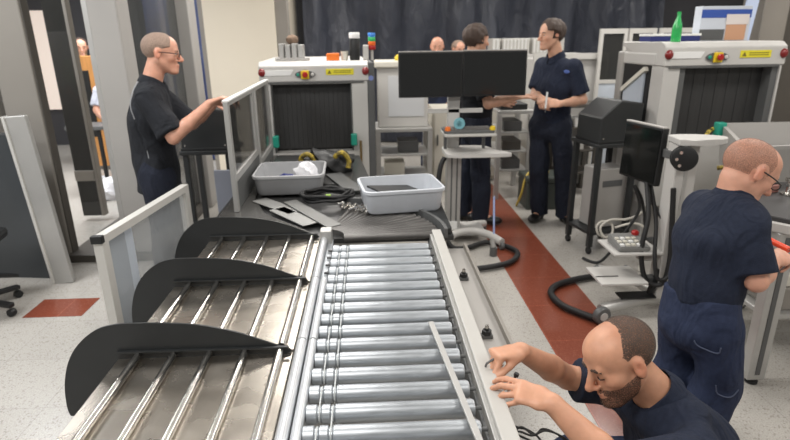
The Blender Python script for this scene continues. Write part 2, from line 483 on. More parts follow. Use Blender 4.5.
def head_prims(c, M, detail=True, jaw=1., s=1.):
    c = np.asarray(c, float); g = lambda *p: c+M@(np.array(p)*s)
    E = lambda p, r: el(g(*p), np.array(r)*s, M)
    R = lambda a, b, r1, r2: rc(g(*a), g(*b), r1*s, r2*s)
    out = [(E((-.014, 0, .030), (.096, .077, .080)), .01, 'u'), (E((.028, 0, -.025), (.062, .062, .086)), .02, 'u'),
           (E((.03, 0, .045), (.058, .062, .05)), .03, 'u'),
           (R((.035, 0, -.05), (.064, 0, -.094), .048, .026), .02, 'u'),
           (E((.079, 0, -.102), (.021*jaw, .023*jaw, .018)), .016, 'u')]
    for y in (1, -1):
        out += [(R((-.006, .050*y, -.045), (.058, .016*y, -.1), .020*jaw, .016), .02, 'u'),
                (E((.054, .043*y, -.022), (.026, .022, .02)), .018, 'u')]
    if detail:
        for y in (1, -1):
            out += [(E((.094, .031*y, .000), (.018, .021, .015)), .012, 's')]
        out += [(R((.080, -.036, .020), (.080, .036, .020), .0125, .0125), .012, 'u'),
                (R((.089, 0, .014), (.114, 0, -.030), .0085, .0125), .012, 'u'), (E((.117, 0, -.034), (.0135, .0130, .0115)), .006, 'u')]
        for y in (1, -1):
            out += [(E((.100, .0125*y, -.039), (.0105, .0075, .0075)), .006, 'u'),
                    (E((.0745, .031*y, .000), (.0145, .0165, .0125)), .006, 'u'),
                    (R((.084, .019*y, .0085), (.078, .046*y, .006), .0045, .0045), .005, 'u'),
                    (E((-.010, .080*y, -.006), (.019, .010, .033)), .006, 'u'), (E((-.002, .091*y, .000), (.0105, .009, .018)), .003, 's')]
        out += [(R((.084, -.021, -.067), (.096, 0, -.064), .0058, .0072), .007, 'u'), (R((.084, .021, -.067), (.096, 0, -.064), .0058, .0072), .007, 'u'),
                (R((.083, -.017, -.078), (.092, 0, -.079), .0062, .0082), .007, 'u'), (R((.083, .017, -.078), (.092, 0, -.079), .0062, .0082), .007, 'u'),
                (R((.103, -.02, -.0712), (.103, .02, -.0712), .0042, .0042), .003, 's')]
    else:
        out += [(R((.09, 0, .01), (.112, 0, -.032), .009, .013), .012, 'u')]
        for y in (1, -1): out += [(E((-.010, .079*y, -.006), (.018, .009, .031)), .006, 'u')]
    return out

def bounds(prims, pad):
    lo = np.min([p[0][1] for p in prims], 0)-pad; hi = np.max([p[0][2] for p in prims], 0)+pad
    return lo, hi

def solid(prims, h, name, post=None, clip=None, pad=.03):
    lo, hi = bounds([p for p in prims if len(p) < 3 or p[2] == 'u'], pad)
    if clip is not None: lo = np.maximum(lo, clip[0]); hi = np.minimum(hi, clip[1])
    F = Field(lo, hi, h)
    for p in prims: F.add(p[0], p[1], p[2] if len(p) > 2 else 'u')
    if post: post(F)
    F.D[0], F.D[-1] = 1, 1; F.D[:, 0] = 1; F.D[:, -1] = 1; F.D[:, :, 0] = 1; F.D[:, :, -1] = 1
    return extract(F, name)

def local_of(P, c, M):
    return (P-np.asarray(c))@M

def person(label, J, head, sk,  shirt, trousers, h=.008, hair=None, hairmat=None, beard=None, beardmat=None, glasses=False, eyes=True,
           brows=HAIRB, browr=1., hands=None, sleeve=.78, hem=.13, group=None, build=1., belly=0., hs=1., lumps=0., shoes=True, collar=True, loose=.014, seed=1, legs=True, untuck=False, tintfn=None):
    A = {k: np.asarray(v, float) for k, v in J.items()}
    base = (A['aL']+A['aR'])/2
    root = thing('person', label, 'person', (float(base[0]), float(base[1]), 0), 0, group)
    hc, hf, hu = head; hc = np.asarray(hc, float); M = head_frame(hf, hu)
    side = nrm(A['sL']-A['sR']); ps = nrm(A['hL']-A['hR'])
    pel, chs, nck = A['pel'], A['chs'], A['nck']
    wst = A.get('wst', (pel*.5+chs*.5)); B = build
    fwd = nrm(np.cross(side, nrm(chs-pel)))
    uch = chs*.35+nck*.65
    def torso(o, k=.05):
        L_ = [(ec(pel-nrm(wst-pel)*.02, wst, ps*.6+side*.4, (.155*B+o, .112*B+o), (.145*B+o, .108*B+belly*.4+o)), k),
              (ec(wst, chs, side, (.145*B+o, .108*B+belly*.4+o), (.168*B+o, .120*B+o)), k),
              (ec(chs, uch, side, (.168*B+o, .120*B+o), (.135*B+o, .085*B+o)), k),
              (rc(A['sR']+side*.02, A['sL']-side*.02, .056*B+o, .056*B+o), k)]
        if belly: L_.append((el(wst*.8+pel*.2+fwd*.06, (.13+belly+o, .13+belly+o, .14+o)), .06))
        return L_
    prims = torso(0.)
    prims += [(rc(nck-(hc-nck)*.25, hc+M@np.array((-.022, 0, -.045)), .064*B, .056), .03)]
    for s in 'LR':
        S, E_, W = A['s'+s], A['e'+s], A['w'+s]
        prims += [(rc(S, E_, .050*B, .041*B), .03), (rc(E_, E_*.62+W*.38, .041*B, .043*B), .012), (rc(E_*.62+W*.38, W, .043*B, .0265*B), .012)]
        if legs:
            H_, K, N_ = A['h'+s], A['k'+s], A['a'+s]
            prims += [(rc(H_, K, .088*B, .056), .04), (rc(K, K*.65+N_*.35, .055, .058), .02), (rc(K*.65+N_*.35, N_, .058, .036), .02),
                      (rc(N_, N_+np.array((*nrm(np.append(A.get('f'+s, fwd)[:2], 0))[:2], 0))*.12-np.array((0, 0, .035)), .034, .026), .02)]
        hd = (hands or {}).get(s)
        if hd: prims += hand_prims(W, *hd[:2], s, *hd[2:])
        else: prims += hand_prims(W, W-E_, np.cross(W-E_, fwd)*(1 if s == 'R' else -1)+.3*fwd, s)
    prims += head_prims(hc, M, True, s=hs)
    me, P = solid(prims, h, 'body')
    # skin tone: lips, ears and nose redder, the rest even
    q = local_of(P, hc, M)/hs; T = np.ones((len(P), 4))
    def paint(mask, col):
        T[:, :3] = T[:, :3]*(1-mask[:, None]) + np.array(col)[None]*mask[:, None]
    bl = lambda p, r: np.clip(1.6*(1-np.sqrt((((q-np.array(p))/np.array(r))**2).sum(1))), 0, 1)
    paint(bl((.098, 0, -.071), (.022, .026, .014))*.6, (.82, .5, .48))
    paint(bl((.11, 0, -.03), (.025, .03, .03))*.55, (.96, .72, .66))
    for y in (1, -1):
        paint(bl((-.01, .085*y, -.004), (.03, .02, .045))*.6, (1., .70, .64)); paint(bl((.06, .045*y, -.03), (.04, .03, .03))*.45, (.98, .78, .72))
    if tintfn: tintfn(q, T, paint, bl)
    at = me.color_attributes.new('tint', 'FLOAT_COLOR', 'POINT'); at.data.foreach_set('color', T.astype(F4).ravel())
    link('body', me, sk, root)
    g = lambda *p: hc+M@(np.array(p)*hs)
    # shirt
    sp = torso(loose)
    for s in 'LR':
        S, E_ = A['s'+s], A['e'+s]; cuff = S+(E_-S)*sleeve; d = nrm(E_-S)
        a = clipped(rc(S, cuff+d*.05, .056*B+loose, .061*B+loose*1.25), cuff, d)
        sp.append((a, .035))
    up = nrm(nck-chs)
    hemp = pel-nrm(wst-pel)*hem
    if untuck or hem > 0: sp.append((ec(hemp, pel, ps, (.168*B+loose, .125*B+loose+belly*.3), (.158*B+loose, .115*B+loose+belly*.3)), .05))
    wr = wrinkle(seed, .0065, 26.)
    def post(F):
        noise_field(F, wr)
        X, Y, Z = F.grid((slice(None),)*3); n_ = nrm(wst-pel)
        F.D = np.maximum(F.D, -((X-hemp[0])*n_[0]+(Y-hemp[1])*n_[1]+(Z-hemp[2])*n_[2])).astype(F4)
        ne = rc(nck+(hc-nck)*.02, nck+(hc-nck)*1.2, .066*B, .075)
        F.D = np.maximum(F.D, -ne[0](X, Y, Z)).astype(F4)
    me, _ = solid(sp, h, 'shirt', post); shirt_o = link('shirt', me, shirt, root)
    if collar:
        ax = nrm(nck-(chs)*.6-hc*0 + (hc-nck)*.6 - nck*.4); cax = nrm((hc-nck)*.7+up*.12); cc = nck+(hc-nck)*.10
        b1 = nrm(fwd-cax*(fwd@cax)); b2 = np.cross(cax, b1); bm = bmesh.new(); K = 36; rows = []
        for (dr, dz) in ((.072, -.024), (.069, .012), (.067, .024), (.072, .024), (.084, -.004), (.090, -.026)):
            ring = []
            for i in range(K+1):
                t = .12+(2*PI-.24)*i/K
                dip = .030*max(0, math.cos(t))**2
                p = cc+cax*(dz*1.0-dip)+(b1*math.cos(t)*(1.0+.22*max(0, math.cos(t)))+b2*math.sin(t))*dr*B
                ring.append(bm.verts.new(p))
            rows.append(ring)
        for r0, r1 in zip(rows, rows[1:]+rows[:1]):
            for i in range(K): bm.faces.new((r0[i], r0[i+1], r1[i+1], r1[i]))
        bm.faces.new([r[0] for r in rows]); bm.faces.new([r[-1] for r in rows][::-1])
        obj('collar', bm, shirt, shirt_o, smooth=True)
    # trousers
    if legs:
        tp = [(ec(pel+nrm(wst-pel)*.07, pel-nrm(wst-pel)*.05, ps, (.158*B+.012, .116*B+.012+belly*.2), (.172*B+.012, .122*B+.012)), .04)]
        for s in 'LR':
            H_, K, N_ = A['h'+s], A['k'+s], A['a'+s]
            an = N_-nrm(K-N_)*.030
            tp += [(rc(H_, K, .100*B, .086), .035), (clipped(rc(K, an, .086, .082), an, an-K), .02)]
        wt = wrinkle(seed+5, .006, 26)
        top = pel+nrm(wst-pel)*.08
        def post2(F):
            noise_field(F, wt); X, Y, Z = F.grid((slice(None),)*3); n_ = nrm(wst-pel)
            F.D = np.maximum(F.D, (X-top[0])*n_[0]+(Y-top[1])*n_[1]+(Z-top[2])*n_[2]).astype(F4)
        me, _ = solid(tp, h, 'trousers', post2); root_tr = link('trousers', me, trousers, root)
    if shoes:
        for s in 'LR':
            N_ = A['a'+s]; f = A.get('f'+s, fwd); f = nrm(np.array((f[0], f[1], 0.)))
            z = N_[2]-.085
            b0 = np.array((N_[0], N_[1], z)); Mf = np.stack([f, np.cross((0, 0, 1), f), (0, 0, 1)], 1)
            q_ = [(el(b0+f*.11+np.array((0, 0, .045)), (.095, .048, .040), Mf), .02), (el(b0-f*.02+np.array((0, 0, .05)), (.06, .040, .05), Mf), .03), (rc(b0+np.array((0, 0, .05)), b0+np.array((0, 0, .10)), .045, .046), .02)]
            def post3(F, z=z):
                Zg = F.grid((slice(None),)*3)[2]; F.D = np.maximum(F.D, (z+.001)-Zg).astype(F4)
            me, _ = solid(q_, .008, 'shoe', post3); link('shoe', me, SHOE, root)
    # hair / beard: shells that follow the head
    def shell(nm, region, tmax, m, hh=None, slope=.35):
        hp = head_prims(hc, M, True, s=hs)
        def post4(F):
            X, Y, Z = F.grid((slice(None),)*3)
            px, py, pz = (X-hc[0])/hs, (Y-hc[1])/hs, (Z-hc[2])/hs
            lx = px*M[0, 0]+py*M[1, 0]+pz*M[2, 0]; ly = px*M[0, 1]+py*M[1, 1]+pz*M[2, 1]; lz = px*M[0, 2]+py*M[1, 2]+pz*M[2, 2]
            r = region(lx, ly, lz); r = r + .004*np.sin(210*lx+3)*np.sin(190*ly)*np.sin(230*lz+1) + .003*np.sin(420*ly+90*lz)*np.sin(390*lz+60*lx) + .004*np.sin(75*ly+2)*np.sin(60*lz+40*lx)
            tm = tmax(lx, ly, lz) if callable(tmax) else tmax
            t = np.minimum(np.maximum(-r*slope, -.006), tm)
            F.D = (F.D-t + .0009*np.sin(520*lx)*np.sin(480*ly+1)*np.sin(500*lz) + lumps*np.clip(t/.012, 0, 1)*np.sin(95*lx+30*lz+2)*np.sin(120*ly+20*lx)).astype(F4)
        me, _ = solid(hp, hh or min(h, .006), nm, post4, pad=.07); return link(nm, me, m, root)
    if hair: shell('hair', hair[0], hair[1], hairmat, slope=hair[2] if len(hair) > 2 else .35)
    if beard: shell('beard', beard[0], beard[1], beardmat)
    Mm = Matrix([list(r) for r in M])
    if eyes:
        for y in (1, -1):
            ball('eye', root, g(.0772 if eyes != 'down' else .0755, .031*y, -.001), (.0125, .0125, .0052), EYEW if eyes != 'down' else IRIS, rot=Mm)
            if eyes == 'down':
                tube('eyelash', root, [g(.0880, .019*y, -.0035), g(.0898, .031*y, -.0070), g(.0825, .044*y, -.0045)], .0019, IRIS, 6)
                continue
            ball('iris', root, g(.0850, .031*y, -.0012), (.0055, .0060, .0046), IRIS, rot=Mm)
    if brows:
        for y in (1, -1):
            tube('eyebrow', root, [g(.0945, .013*y, .0185), g(.0925, .030*y, .0225), g(.082, .046*y, .0175)], [.003*browr]*8+[.004*browr]*4+[.0028*browr]*5, brows, 6)
    if glasses:
        gl = None
        for y in (1, -1):
            pts = [g(.104+.001, .032*y+.021*math.cos(t), -.004+.0145*math.sin(t)) for t in [2*PI*k/18 for k in range(18)]]
            gl = tube('glasses_rim', root, pts, .0018, BLACKM, 6, closed=True)
            tube('glasses_temple', root, [g(.103, .053*y, .004), g(.05, .075*y, .006), g(-.012, .083*y, .006)], .0024, BLACKM, 6)
        tube('glasses_bridge', root, [g(.106, .012, 0), g(.110, 0, .003), g(.106, -.012, 0)], .0018, BLACKM, 6)
    return root

# ------------------------------------------------------------------ camera, world, lamps
def make_camera():
    F_, H_, P_, T_, R_ = 546., 1.66, math.radians(18.5), math.radians(2.5), math.radians(.7)
    st, ct, sn, cp = math.sin(T_), math.cos(T_), math.sin(P_), math.cos(P_)
    fw = V((st*cp, ct*cp, -sn)); r0 = V((ct, -st, 0)); u0 = V((st*sn, ct*sn, cp))
    rt = r0*math.cos(R_)-u0*math.sin(R_); up = r0*math.sin(R_)+u0*math.cos(R_)
    cd = bpy.data.cameras.new('camera'); cd.sensor_width = 36; cd.lens = 36*F_/790; cd.clip_start = .05; cd.clip_end = 60
    cd.dof.use_dof = True; cd.dof.focus_distance = 1.75; cd.dof.aperture_fstop = 3.6
    o = bpy.data.objects.new('camera', cd); COL.objects.link(o)
    o.matrix_world = Matrix(((rt.x, up.x, -fw.x, 0), (rt.y, up.y, -fw.y, 0), (rt.z, up.z, -fw.z, H_), (0, 0, 0, 1)))
    SC.camera = o
make_camera()
SC.view_settings.view_transform = 'Standard'; SC.view_settings.look = 'None'; SC.view_settings.gamma = 1
SC.view_settings.exposure = 0.0
w = bpy.data.worlds.new('room_air'); SC.world = w; w.use_nodes = True
w.node_tree.nodes['Background'].inputs['Color'].default_value = (1, .97, .93, 1)
w.node_tree.nodes['Background'].inputs['Strength'].default_value = .33
def lamp(x, y, sx, sy, p, z=3.0, c=(1, .965, .915)):
    l = bpy.data.lights.new('ceiling_lamp', 'AREA'); l.shape = 'RECTANGLE'; l.size = sx; l.size_y = sy; l.energy = p; l.color = c
    o = bpy.data.objects.new('ceiling_lamp', l); COL.objects.link(o); o.location = (x, y, z)
for x in (-3.2, -.4, 2.4, 5.2):
    for y in (.3, 2.7, 5.1, 7.4):
        lamp(x, y, 1.25, .62, 38*(1.3 if y > 5 else 1)*(1.9 if x < -3 else .8 if x > 2 else 1), c=(.97, .985, 1) if x < -3 else (1, .965, .92))

# ------------------------------------------------------------------ the setting
def floor_mat(name, c1, c2, speck, rough, mortar=.8):
    m = bpy.data.materials.new(name); m.use_nodes = True; N = m.node_tree.nodes; L = m.node_tree.links; b = N['Principled BSDF']
    tc = N.new('ShaderNodeTexCoord')
    n = N.new('ShaderNodeTexNoise'); n.inputs['Scale'].default_value = 150; n.inputs['Detail'].default_value = 2
    v = N.new('ShaderNodeTexVoronoi'); v.inputs['Scale'].default_value = 130
    L.new(tc.outputs['Object'], n.inputs['Vector']); L.new(tc.outputs['Object'], v.inputs['Vector'])
    r = N.new('ShaderNodeValToRGB'); r.color_ramp.elements[0].position = .35; r.color_ramp.elements[1].position = .65
    r.color_ramp.elements[0].color = (*lin(c1), 1); r.color_ramp.elements[1].color = (*lin(c2), 1)
    L.new(n.outputs['Fac'], r.inputs['Fac'])
    r2 = N.new('ShaderNodeValToRGB'); r2.color_ramp.interpolation = 'CONSTANT'
    r2.color_ramp.elements[0].color = (0, 0, 0, 1); r2.color_ramp.elements[1].position = .80; r2.color_ramp.elements[1].color = (1, 1, 1, 1)
    L.new(v.outputs['Color'], r2.inputs['Fac'])
    mx = N.new('ShaderNodeMix'); mx.data_type = 'RGBA'; mx.inputs[7].default_value = (*lin(speck), 1)
    ml = N.new('ShaderNodeMath'); ml.operation = 'MULTIPLY'; ml.inputs[1].default_value = .42
    L.new(r2.outputs['Color'], ml.inputs[0]); L.new(ml.outputs[0], mx.inputs[0]); L.new(r.outputs['Color'], mx.inputs[6])
    out = mx.outputs[2]
    if mortar:
        mp = N.new('ShaderNodeMapping'); mp.inputs['Location'].default_value = (-.99, -.12, 0)
        L.new(tc.outputs['Object'], mp.inputs['Vector'])
        bk = N.new('ShaderNodeTexBrick'); bk.offset = 0; bk.inputs['Scale'].default_value = 1; bk.inputs['Brick Width'].default_value = .43; bk.inputs['Row Height'].default_value = .43
        bk.inputs['Mortar Size'].default_value = .0025; bk.inputs['Color1'].default_value = (1, 1, 1, 1); bk.inputs['Color2'].default_value = (.96, .96, .96, 1); bk.inputs['Mortar'].default_value = (mortar, mortar, mortar, 1)
        L.new(mp.outputs['Vector'], bk.inputs['Vector'])
        m2 = N.new('ShaderNodeMix'); m2.data_type = 'RGBA'; m2.blend_type = 'MULTIPLY'; m2.inputs[0].default_value = 1
        L.new(out, m2.inputs[6]); L.new(bk.outputs['Color'], m2.inputs[7]); out = m2.outputs[2]
    L.new(out, b.inputs['Base Color'])
    b.inputs['Roughness'].default_value = rough
    return m
FLOOR = floor_mat('terrazzo_floor', (168, 164, 157), (188, 184, 178), (120, 114, 106), .27)
REDT = floor_mat('red_terrazzo', (124, 64, 47), (136, 74, 56), (150, 92, 74), .2, 1.45)
tag(box('floor', None, (-7, -1.5, -.1), (8, 9.6, 0), FLOOR, 0), kind='structure')
tag(box('trim_1', None, (.985, .2, 0), (1.42, 9.5, .002), REDT, 0), kind='structure')
tag(box('trim_2', None, (-2.235, 3.195, 0), (-1.865, 3.45, .002), REDT, 0), kind='structure')
WALLD = mat('dark_wall', (58, 58, 62), .7); WALLB = mat('beige_wall', (226, 217, 200), .6, noise=.015, nscale=2); CEIL = mat('ceiling_white', (150, 148, 145), .8)
tag(box('wall_back', None, (-7, 9.4, 0), (8, 9.6, 3.4), WALLD, 0), kind='structure')
tag(box('wall_left', None, (-7.2, -1.5, 0), (-7, 9.6, 3.4), WALLB, 0), kind='structure')
tag(box('wall_right', None, (8, -1.5, 0), (8.2, 9.6, 3.4), WALLB, 0), kind='structure')
tag(box('ceiling', None, (-7.2, -1.5, 3.4), (8.2, 9.6, 3.5), CEIL, 0), kind='structure')
tag(box('wall_center', None, (-2.0, 7.2, 0), (-1.13, 9.4, 3.4), WALLB, .004), kind='structure')
tag(box('trim_3', None, (-1.13, 7.22, 0), (-.98, 7.4, 3.4), TAUPE, .006), kind='structure')
tag(box('trim_4', None, (-2.06, 7.22, 0), (-2.0, 7.4, 3.4), TAUPE, .006), kind='structure')
tag(box('pillar', None, (4.62, 6.6, 0), (4.93, 7.0, 3.4), TAUPE, .01), kind='structure')
tag(box('wall_rear', None, (4.93, 6.7, 0), (8, 6.85, 3.4), TAUPED, .0), kind='structure')

def sheet_mat(name, rgb):
    m = bpy.data.materials.new(name); m.use_nodes = True; N = m.node_tree.nodes; L = m.node_tree.links; b = N['Principled BSDF']
    b.inputs['Base Color'].default_value = (*lin(rgb), 1); b.inputs['Roughness'].default_value = .36
    tc = N.new('ShaderNodeTexCoord'); mp = N.new('ShaderNodeMapping'); mp.inputs['Scale'].default_value = (1.6, 1, .7)
    n = N.new('ShaderNodeTexNoise'); n.inputs['Scale'].default_value = 3.2; n.inputs['Detail'].default_value = 6; n.inputs['Distortion'].default_value = 1.2
    L.new(tc.outputs['Object'], mp.inputs['Vector']); L.new(mp.outputs['Vector'], n.inputs['Vector'])
    bp = N.new('ShaderNodeBump'); bp.inputs['Strength'].default_value = .5; bp.inputs['Distance'].default_value = .10
    L.new(n.outputs['Fac'], bp.inputs['Height']); L.new(bp.outputs['Normal'], b.inputs['Normal'])
    return m
SHEET = sheet_mat('dark_plastic_sheet', (84, 88, 100)); SHEETB = sheet_mat('blue_plastic_sheet', (72, 86, 132))
def hung_sheet(x0, x1, y, z0, z1, m, label, seed, amp=.085):
    rg = random.Random(seed); ph = [rg.uniform(0, 6.28) for _ in range(6)]
    bm = bmesh.new(); nx = max(12, int((x1-x0)*22)); nz = 30; back = []; front = []
    for j in range(nz+1):
        rows = []
        for i in range(nx+1):
            x = x0+(x1-x0)*i/nx; z = z0+(z1-z0)*j/nz
            d = amp*(math.sin(5.1*x+ph[0]+.7*z)+.6*math.sin(11*x+ph[1]-1.3*z)+.4*math.sin(3.3*z+2.3*x+ph[2])+.25*math.sin(21*x+ph[3]+2*z))
            rows.append(bm.verts.new((x, y+d, z)))
        front.append(rows)
    for a, b in zip(front, front[1:]):
        for i in range(nx): bm.faces.new((a[i], a[i+1], b[i+1], b[i]))
    r = bmesh.ops.solidify(bm, geom=bm.faces[:], thickness=.004)
    return tag(obj('plastic_sheet', bm, m, None, ((x0+x1)/2, y, z0), True), label, 'plastic sheet')
hung_sheet(-.98, 4.75, 9.0, .02, 3.35, SHEET, 'wide dark plastic sheet hung across the back wall behind the men', 3)
hung_sheet(-3.1, -2.2, 8.0, .02, 3.35, SHEETB, 'narrow blue plastic sheet hanging left of the cream wall', 5)

# ------------------------------------------------------------------ roller conveyor in front
GTUBE = mat('bright_tube', (206, 209, 212), .36, .6, noise=.04, nscale=10)
rcv = thing('roller_conveyor', 'galvanised roller conveyor with white side rail in front of the kneeling man', 'conveyor', (.05, 1.75, 0))
bm = bmesh.new()
prof = [(.0, 0), (.019, 0), (.026, .004), (.026, .030), (.021, .034), (.021, .042), (.026, .046), (.026, .066), (.021, .070), (.021, .078), (.026, .082), (.026, .452), (.022, .459), (.0, .459)]
roller0 = lathe('roller', rcv, prof, (-.194, 2.444, .694), GALV, 28, axis=(1, 0, 0))
cyl('axle', roller0, (-.215, 2.444, .694), (.285, 2.444, .694), .006, GREYD, 10)
rollers = [roller0]
PIT = .0857
for i in range(1, 18):
    c = copy_tree(roller0, rcv); c.location = (0, -PIT*i, 0); rollers.append(c)
for i in range(0, 17):
    y1 = 2.444-PIT*i; y2 = y1-PIT; x = -.194+(.0385 if i % 2 else .0745)
    pts = []
    for k in range(9): a = -PI/2+PI*k/8; pts.append((x, y1+.0225*math.cos(a), .694+.0225*math.sin(a)))
    for k in range(9): a = PI/2+PI*k/8; pts.append((x, y2+.0225*math.cos(a), .694+.0225*math.sin(a)))
    tube('drive_band', rcv, pts, .0022, mat('clear_band', (196, 200, 200), .3), 6, closed=True)
tag(box('side_rail', rcv, (.303, .85, .60), (.350, 2.635, .722), RAILW, .004), 'white painted side rail')
box('rail_channel', rcv, (.283, .85, .61), (.301, 2.63, .668), GREYD, .003)
box('rail_lip', rcv, (.290, .85, .668), (.303, 2.63, .708), ALU, .002)
for y0, y1 in ((.85, 1.598), (1.604, 2.09), (2.096, 2.6)):
    cyl('guide_tube', rcv, (-.243, y0, .705), (-.243, y1, .705), .0175, GTUBE, 16)
for y0, y1 in ((.85, 1.598), (1.604, 2.08)):
    cyl('guide_tube', rcv, (-.207, y0, .706), (-.207, y1, .706), .0145, GTUBE, 16)
box('side_plate', rcv, (-.258, .85, .56), (-.200, 2.62, .686), GALV, .003)
box('end_bracket', rcv, (-.262, 2.56, .68), (-.205, 2.63, .752), ALU, .004)
for y in (.95, 1.62, 2.3): box('cross_member', rcv, (-.2, y, .60), (.303, y+.04, .645), GALV, .003)
box('floor_brace', rcv, (-.18, 1.0, .22), (-.14, 2.5, .26), ALU, .003)
box('floor_brace', rcv, (.30, 1.0, .22), (.34, 2.5, .26), ALU, .003)
for x in (-.23, .325):
    for y in (1.0, 2.5):
        lg = box('leg', rcv, (x-.022, y-.022, .03), (x+.022, y+.022, .62), ALU, .003)
        lathe('foot', lg, [(.03, 0), (.03, .012), (.012, .02), (.012, .04)], (x, y, 0), BLACKM, 16)
box('side_tray', rcv, (.345, 1.62, .598), (.478, 2.66, .603), GREY, .001)
box('side_tray_lip', rcv, (.474, 1.62, .60), (.488, 2.66, .632), TAUPE, .002)
for y in (2.27, 1.76):
    cb = cyl('clamp_bolt', rcv, (.410, y, .60), (.410, y, .655), .007, CHROME, 12)
    lathe('nut', cb, [(.018, .618), (.018, .634), (.010, .636), (.010, .642)], (.410, y, 0), BLACKM, 6)
    box('clamp_block', cb, (.39, y-.014, .603), (.432, y+.014, .618), GREYD, .003)

bar = dirbox('metal_strip', None, (.192, 1.665, .7265), (.248, 1.06, .7265), .018, .010, ALU, .002, loc=(.22, 1.36, .722))
tag(bar, 'thin grey metal strip lying loose across the rollers beside the white rail', 'metal strip')

# ------------------------------------------------------------------ three bag tables with black dividers
TL = ['steel bag table with five rods nearest the camera', 'steel bag table with five rods, middle of the row of three', 'steel bag table with five rods, farthest of the three, next to the black belt bend']
def bag_table(y1, label):
    t = thing('bag_table', label, 'table', (-.535, y1-.26, 0), 0, 'bag tables with black dividers')
    y0 = y1-.505
    box('table_top', t, (-.812, y0, .698), (-.264, y1, .708), PLATE, .002)
    box('apron', t, (-.79, y0+.01, .62), (-.29, y1-.02, .698), PLATE, .003)
    for k in range(5):
        x = -.746+k*.1105
        cyl('rod', t, (x, y0+.002, .7205), (x, y1-.004, .7205), .0122, CHROME, 16)
    o = [(-.805, .49), (-1.0, .50), (-1.004, .54), (-.995, .62), (-.969, .70), (-.927, .763), (-.866, .811), (-.805, .829), (-.73, .831), (-.65, .828), (-.55, .818), (-.44, .790), (-.36, .757), (-.30, .732), (-.272, .722), (-.268, .713), (-.285, .704), (-.81, .700)]
    P = smooth_path([(x, y1, z) for x, z in o[1:14]], 4)
    P = [V((-.80, y1, .49))]+P+[V((x, y1, z)) for x, z in o[14:]]
    d = prism('divider', t, P, (0, .006, 0), BLACK, .0015)
    dirbox('divider_flange', d, (-.808, y1-.006, .735), (-.275, y1-.006, .733), .011, .006, BLACK, .001)
    for x in (-.77, -.31):
        for y in (y0+.05, y1-.06):
            lg = box('leg', t, (x-.02, y-.02, .02), (x+.02, y+.02, .62), ALU, .003)
            lathe('foot', lg, [(.026, 0), (.026, .01), (.012, .018), (.012, .03)], (x, y, 0), BLACKM, 14)
    return t
for y1, lb in zip((1.535, 2.06, 2.585), TL): bag_table(y1, lb)

# ------------------------------------------------------------------ bend between the rollers and the scanner
bd = thing('belt_bend', 'black bend of rollers and deck joining the roller conveyor to the left scanner', 'conveyor', (-.25, 3.6, 0))
prism('deck', bd, [(-.90, 2.64, .655), (.42, 2.64, .655), (.42, 3.30, .655), (.0, 3.75, .655), (-.10, 4.72, .655), (-.93, 4.72, .655)], (0, 0, .03), BELT, .003)
PV = V((-.245, 2.60, 0))
for i in range(17):
    a = math.radians(2+i*4.6)
    d = V((math.cos(a), math.sin(a), 0))
    cyl('bend_roller', bd, PV+d*.10+V((0, 0, .698)), PV+d*.585+V((0, 0, .698)), .0175, ROLLD, 14)
arc = [PV+V((math.cos(math.radians(t))*.61, math.sin(math.radians(t))*.61, .686)) for t in range(0, 86, 5)]
arc2 = [PV+V((math.cos(math.radians(t))*.628, math.sin(math.radians(t))*.628, .686)) for t in range(85, -1, -5)]
prism('bend_guard', bd, arc+arc2, (0, 0, .05), GREYD, 0)
crn = [PV+V((math.cos(math.radians(t))*.64, math.sin(math.radians(t))*.64, .686)) for t in range(4, 86, 5)]
prism('corner_board', bd, crn+[V((-.1, 3.27, .686)), V((.41, 3.27, .686)), V((.41, 2.66, .686))], (0, 0, .034), BLACK, 0)
prism('side_guard', bd, [(-.875, 2.66, .686), (-.875, 4.70, .686), (-.80, 4.70, .686), (-.78, 3.9, .686), (-.74, 3.35, .686), (-.62, 3.02, .686), (-.40, 2.78, .686), (-.30, 2.66, .686)], (0, 0, .02), mat('dark_gloss_guard', (78, 77, 75), .22, .2, noise=.05), .003)
for x, y in ((-.85, 2.75), (.37, 2.75), (-.85, 4.6), (-.2, 4.4)):
    lg = box('leg', bd, (x-.025, y-.025, .02), (x+.025, y+.025, .655), TAUPE, .003)
    lathe('foot', lg, [(.03, 0), (.03, .01), (.012, .018), (.012, .03)], (x, y, 0), BLACKM, 14)
box('belt', bd, (-.80, 3.70, .685), (-.14, 4.72, .700), BELT, .004)

def slab(label, a, b, w_, z, m=ALU, h=.006, tilt=0):
    o = dirbox('loose_plate', None, (a[0], a[1], z+tilt), (b[0], b[1], z), w_, h, m, .001, loc=((a[0]+b[0])/2, (a[1]+b[1])/2, z))
    return tag(o, label, 'metal plate', 'loose plates on the belt bend')
slab('long grey metal plate lying in front of the black cable coil', (-.50, 3.22), (-.20, 2.74), .085, .716, mat('mill_plate', (112, 112, 110), .4, .4, noise=.06, nscale=10), .006, .004)
slab('short grey metal plate beneath the corner of the left tub', (-.70, 3.30), (-.44, 3.02), .10, .711, mat('pale_plate', (150, 150, 148), .4, .4, noise=.06, nscale=10), .004)
slab('grey metal plate beside the long plate, at its left', (-.56, 3.10), (-.33, 2.80), .10, .711, mat('pale_plate', (150, 150, 148), .4, .4), .004)
slab('grey metal plate standing on the belt right of the black harness', (-.28, 3.95), (-.10, 3.45), .12, .712, GREYD, .006)

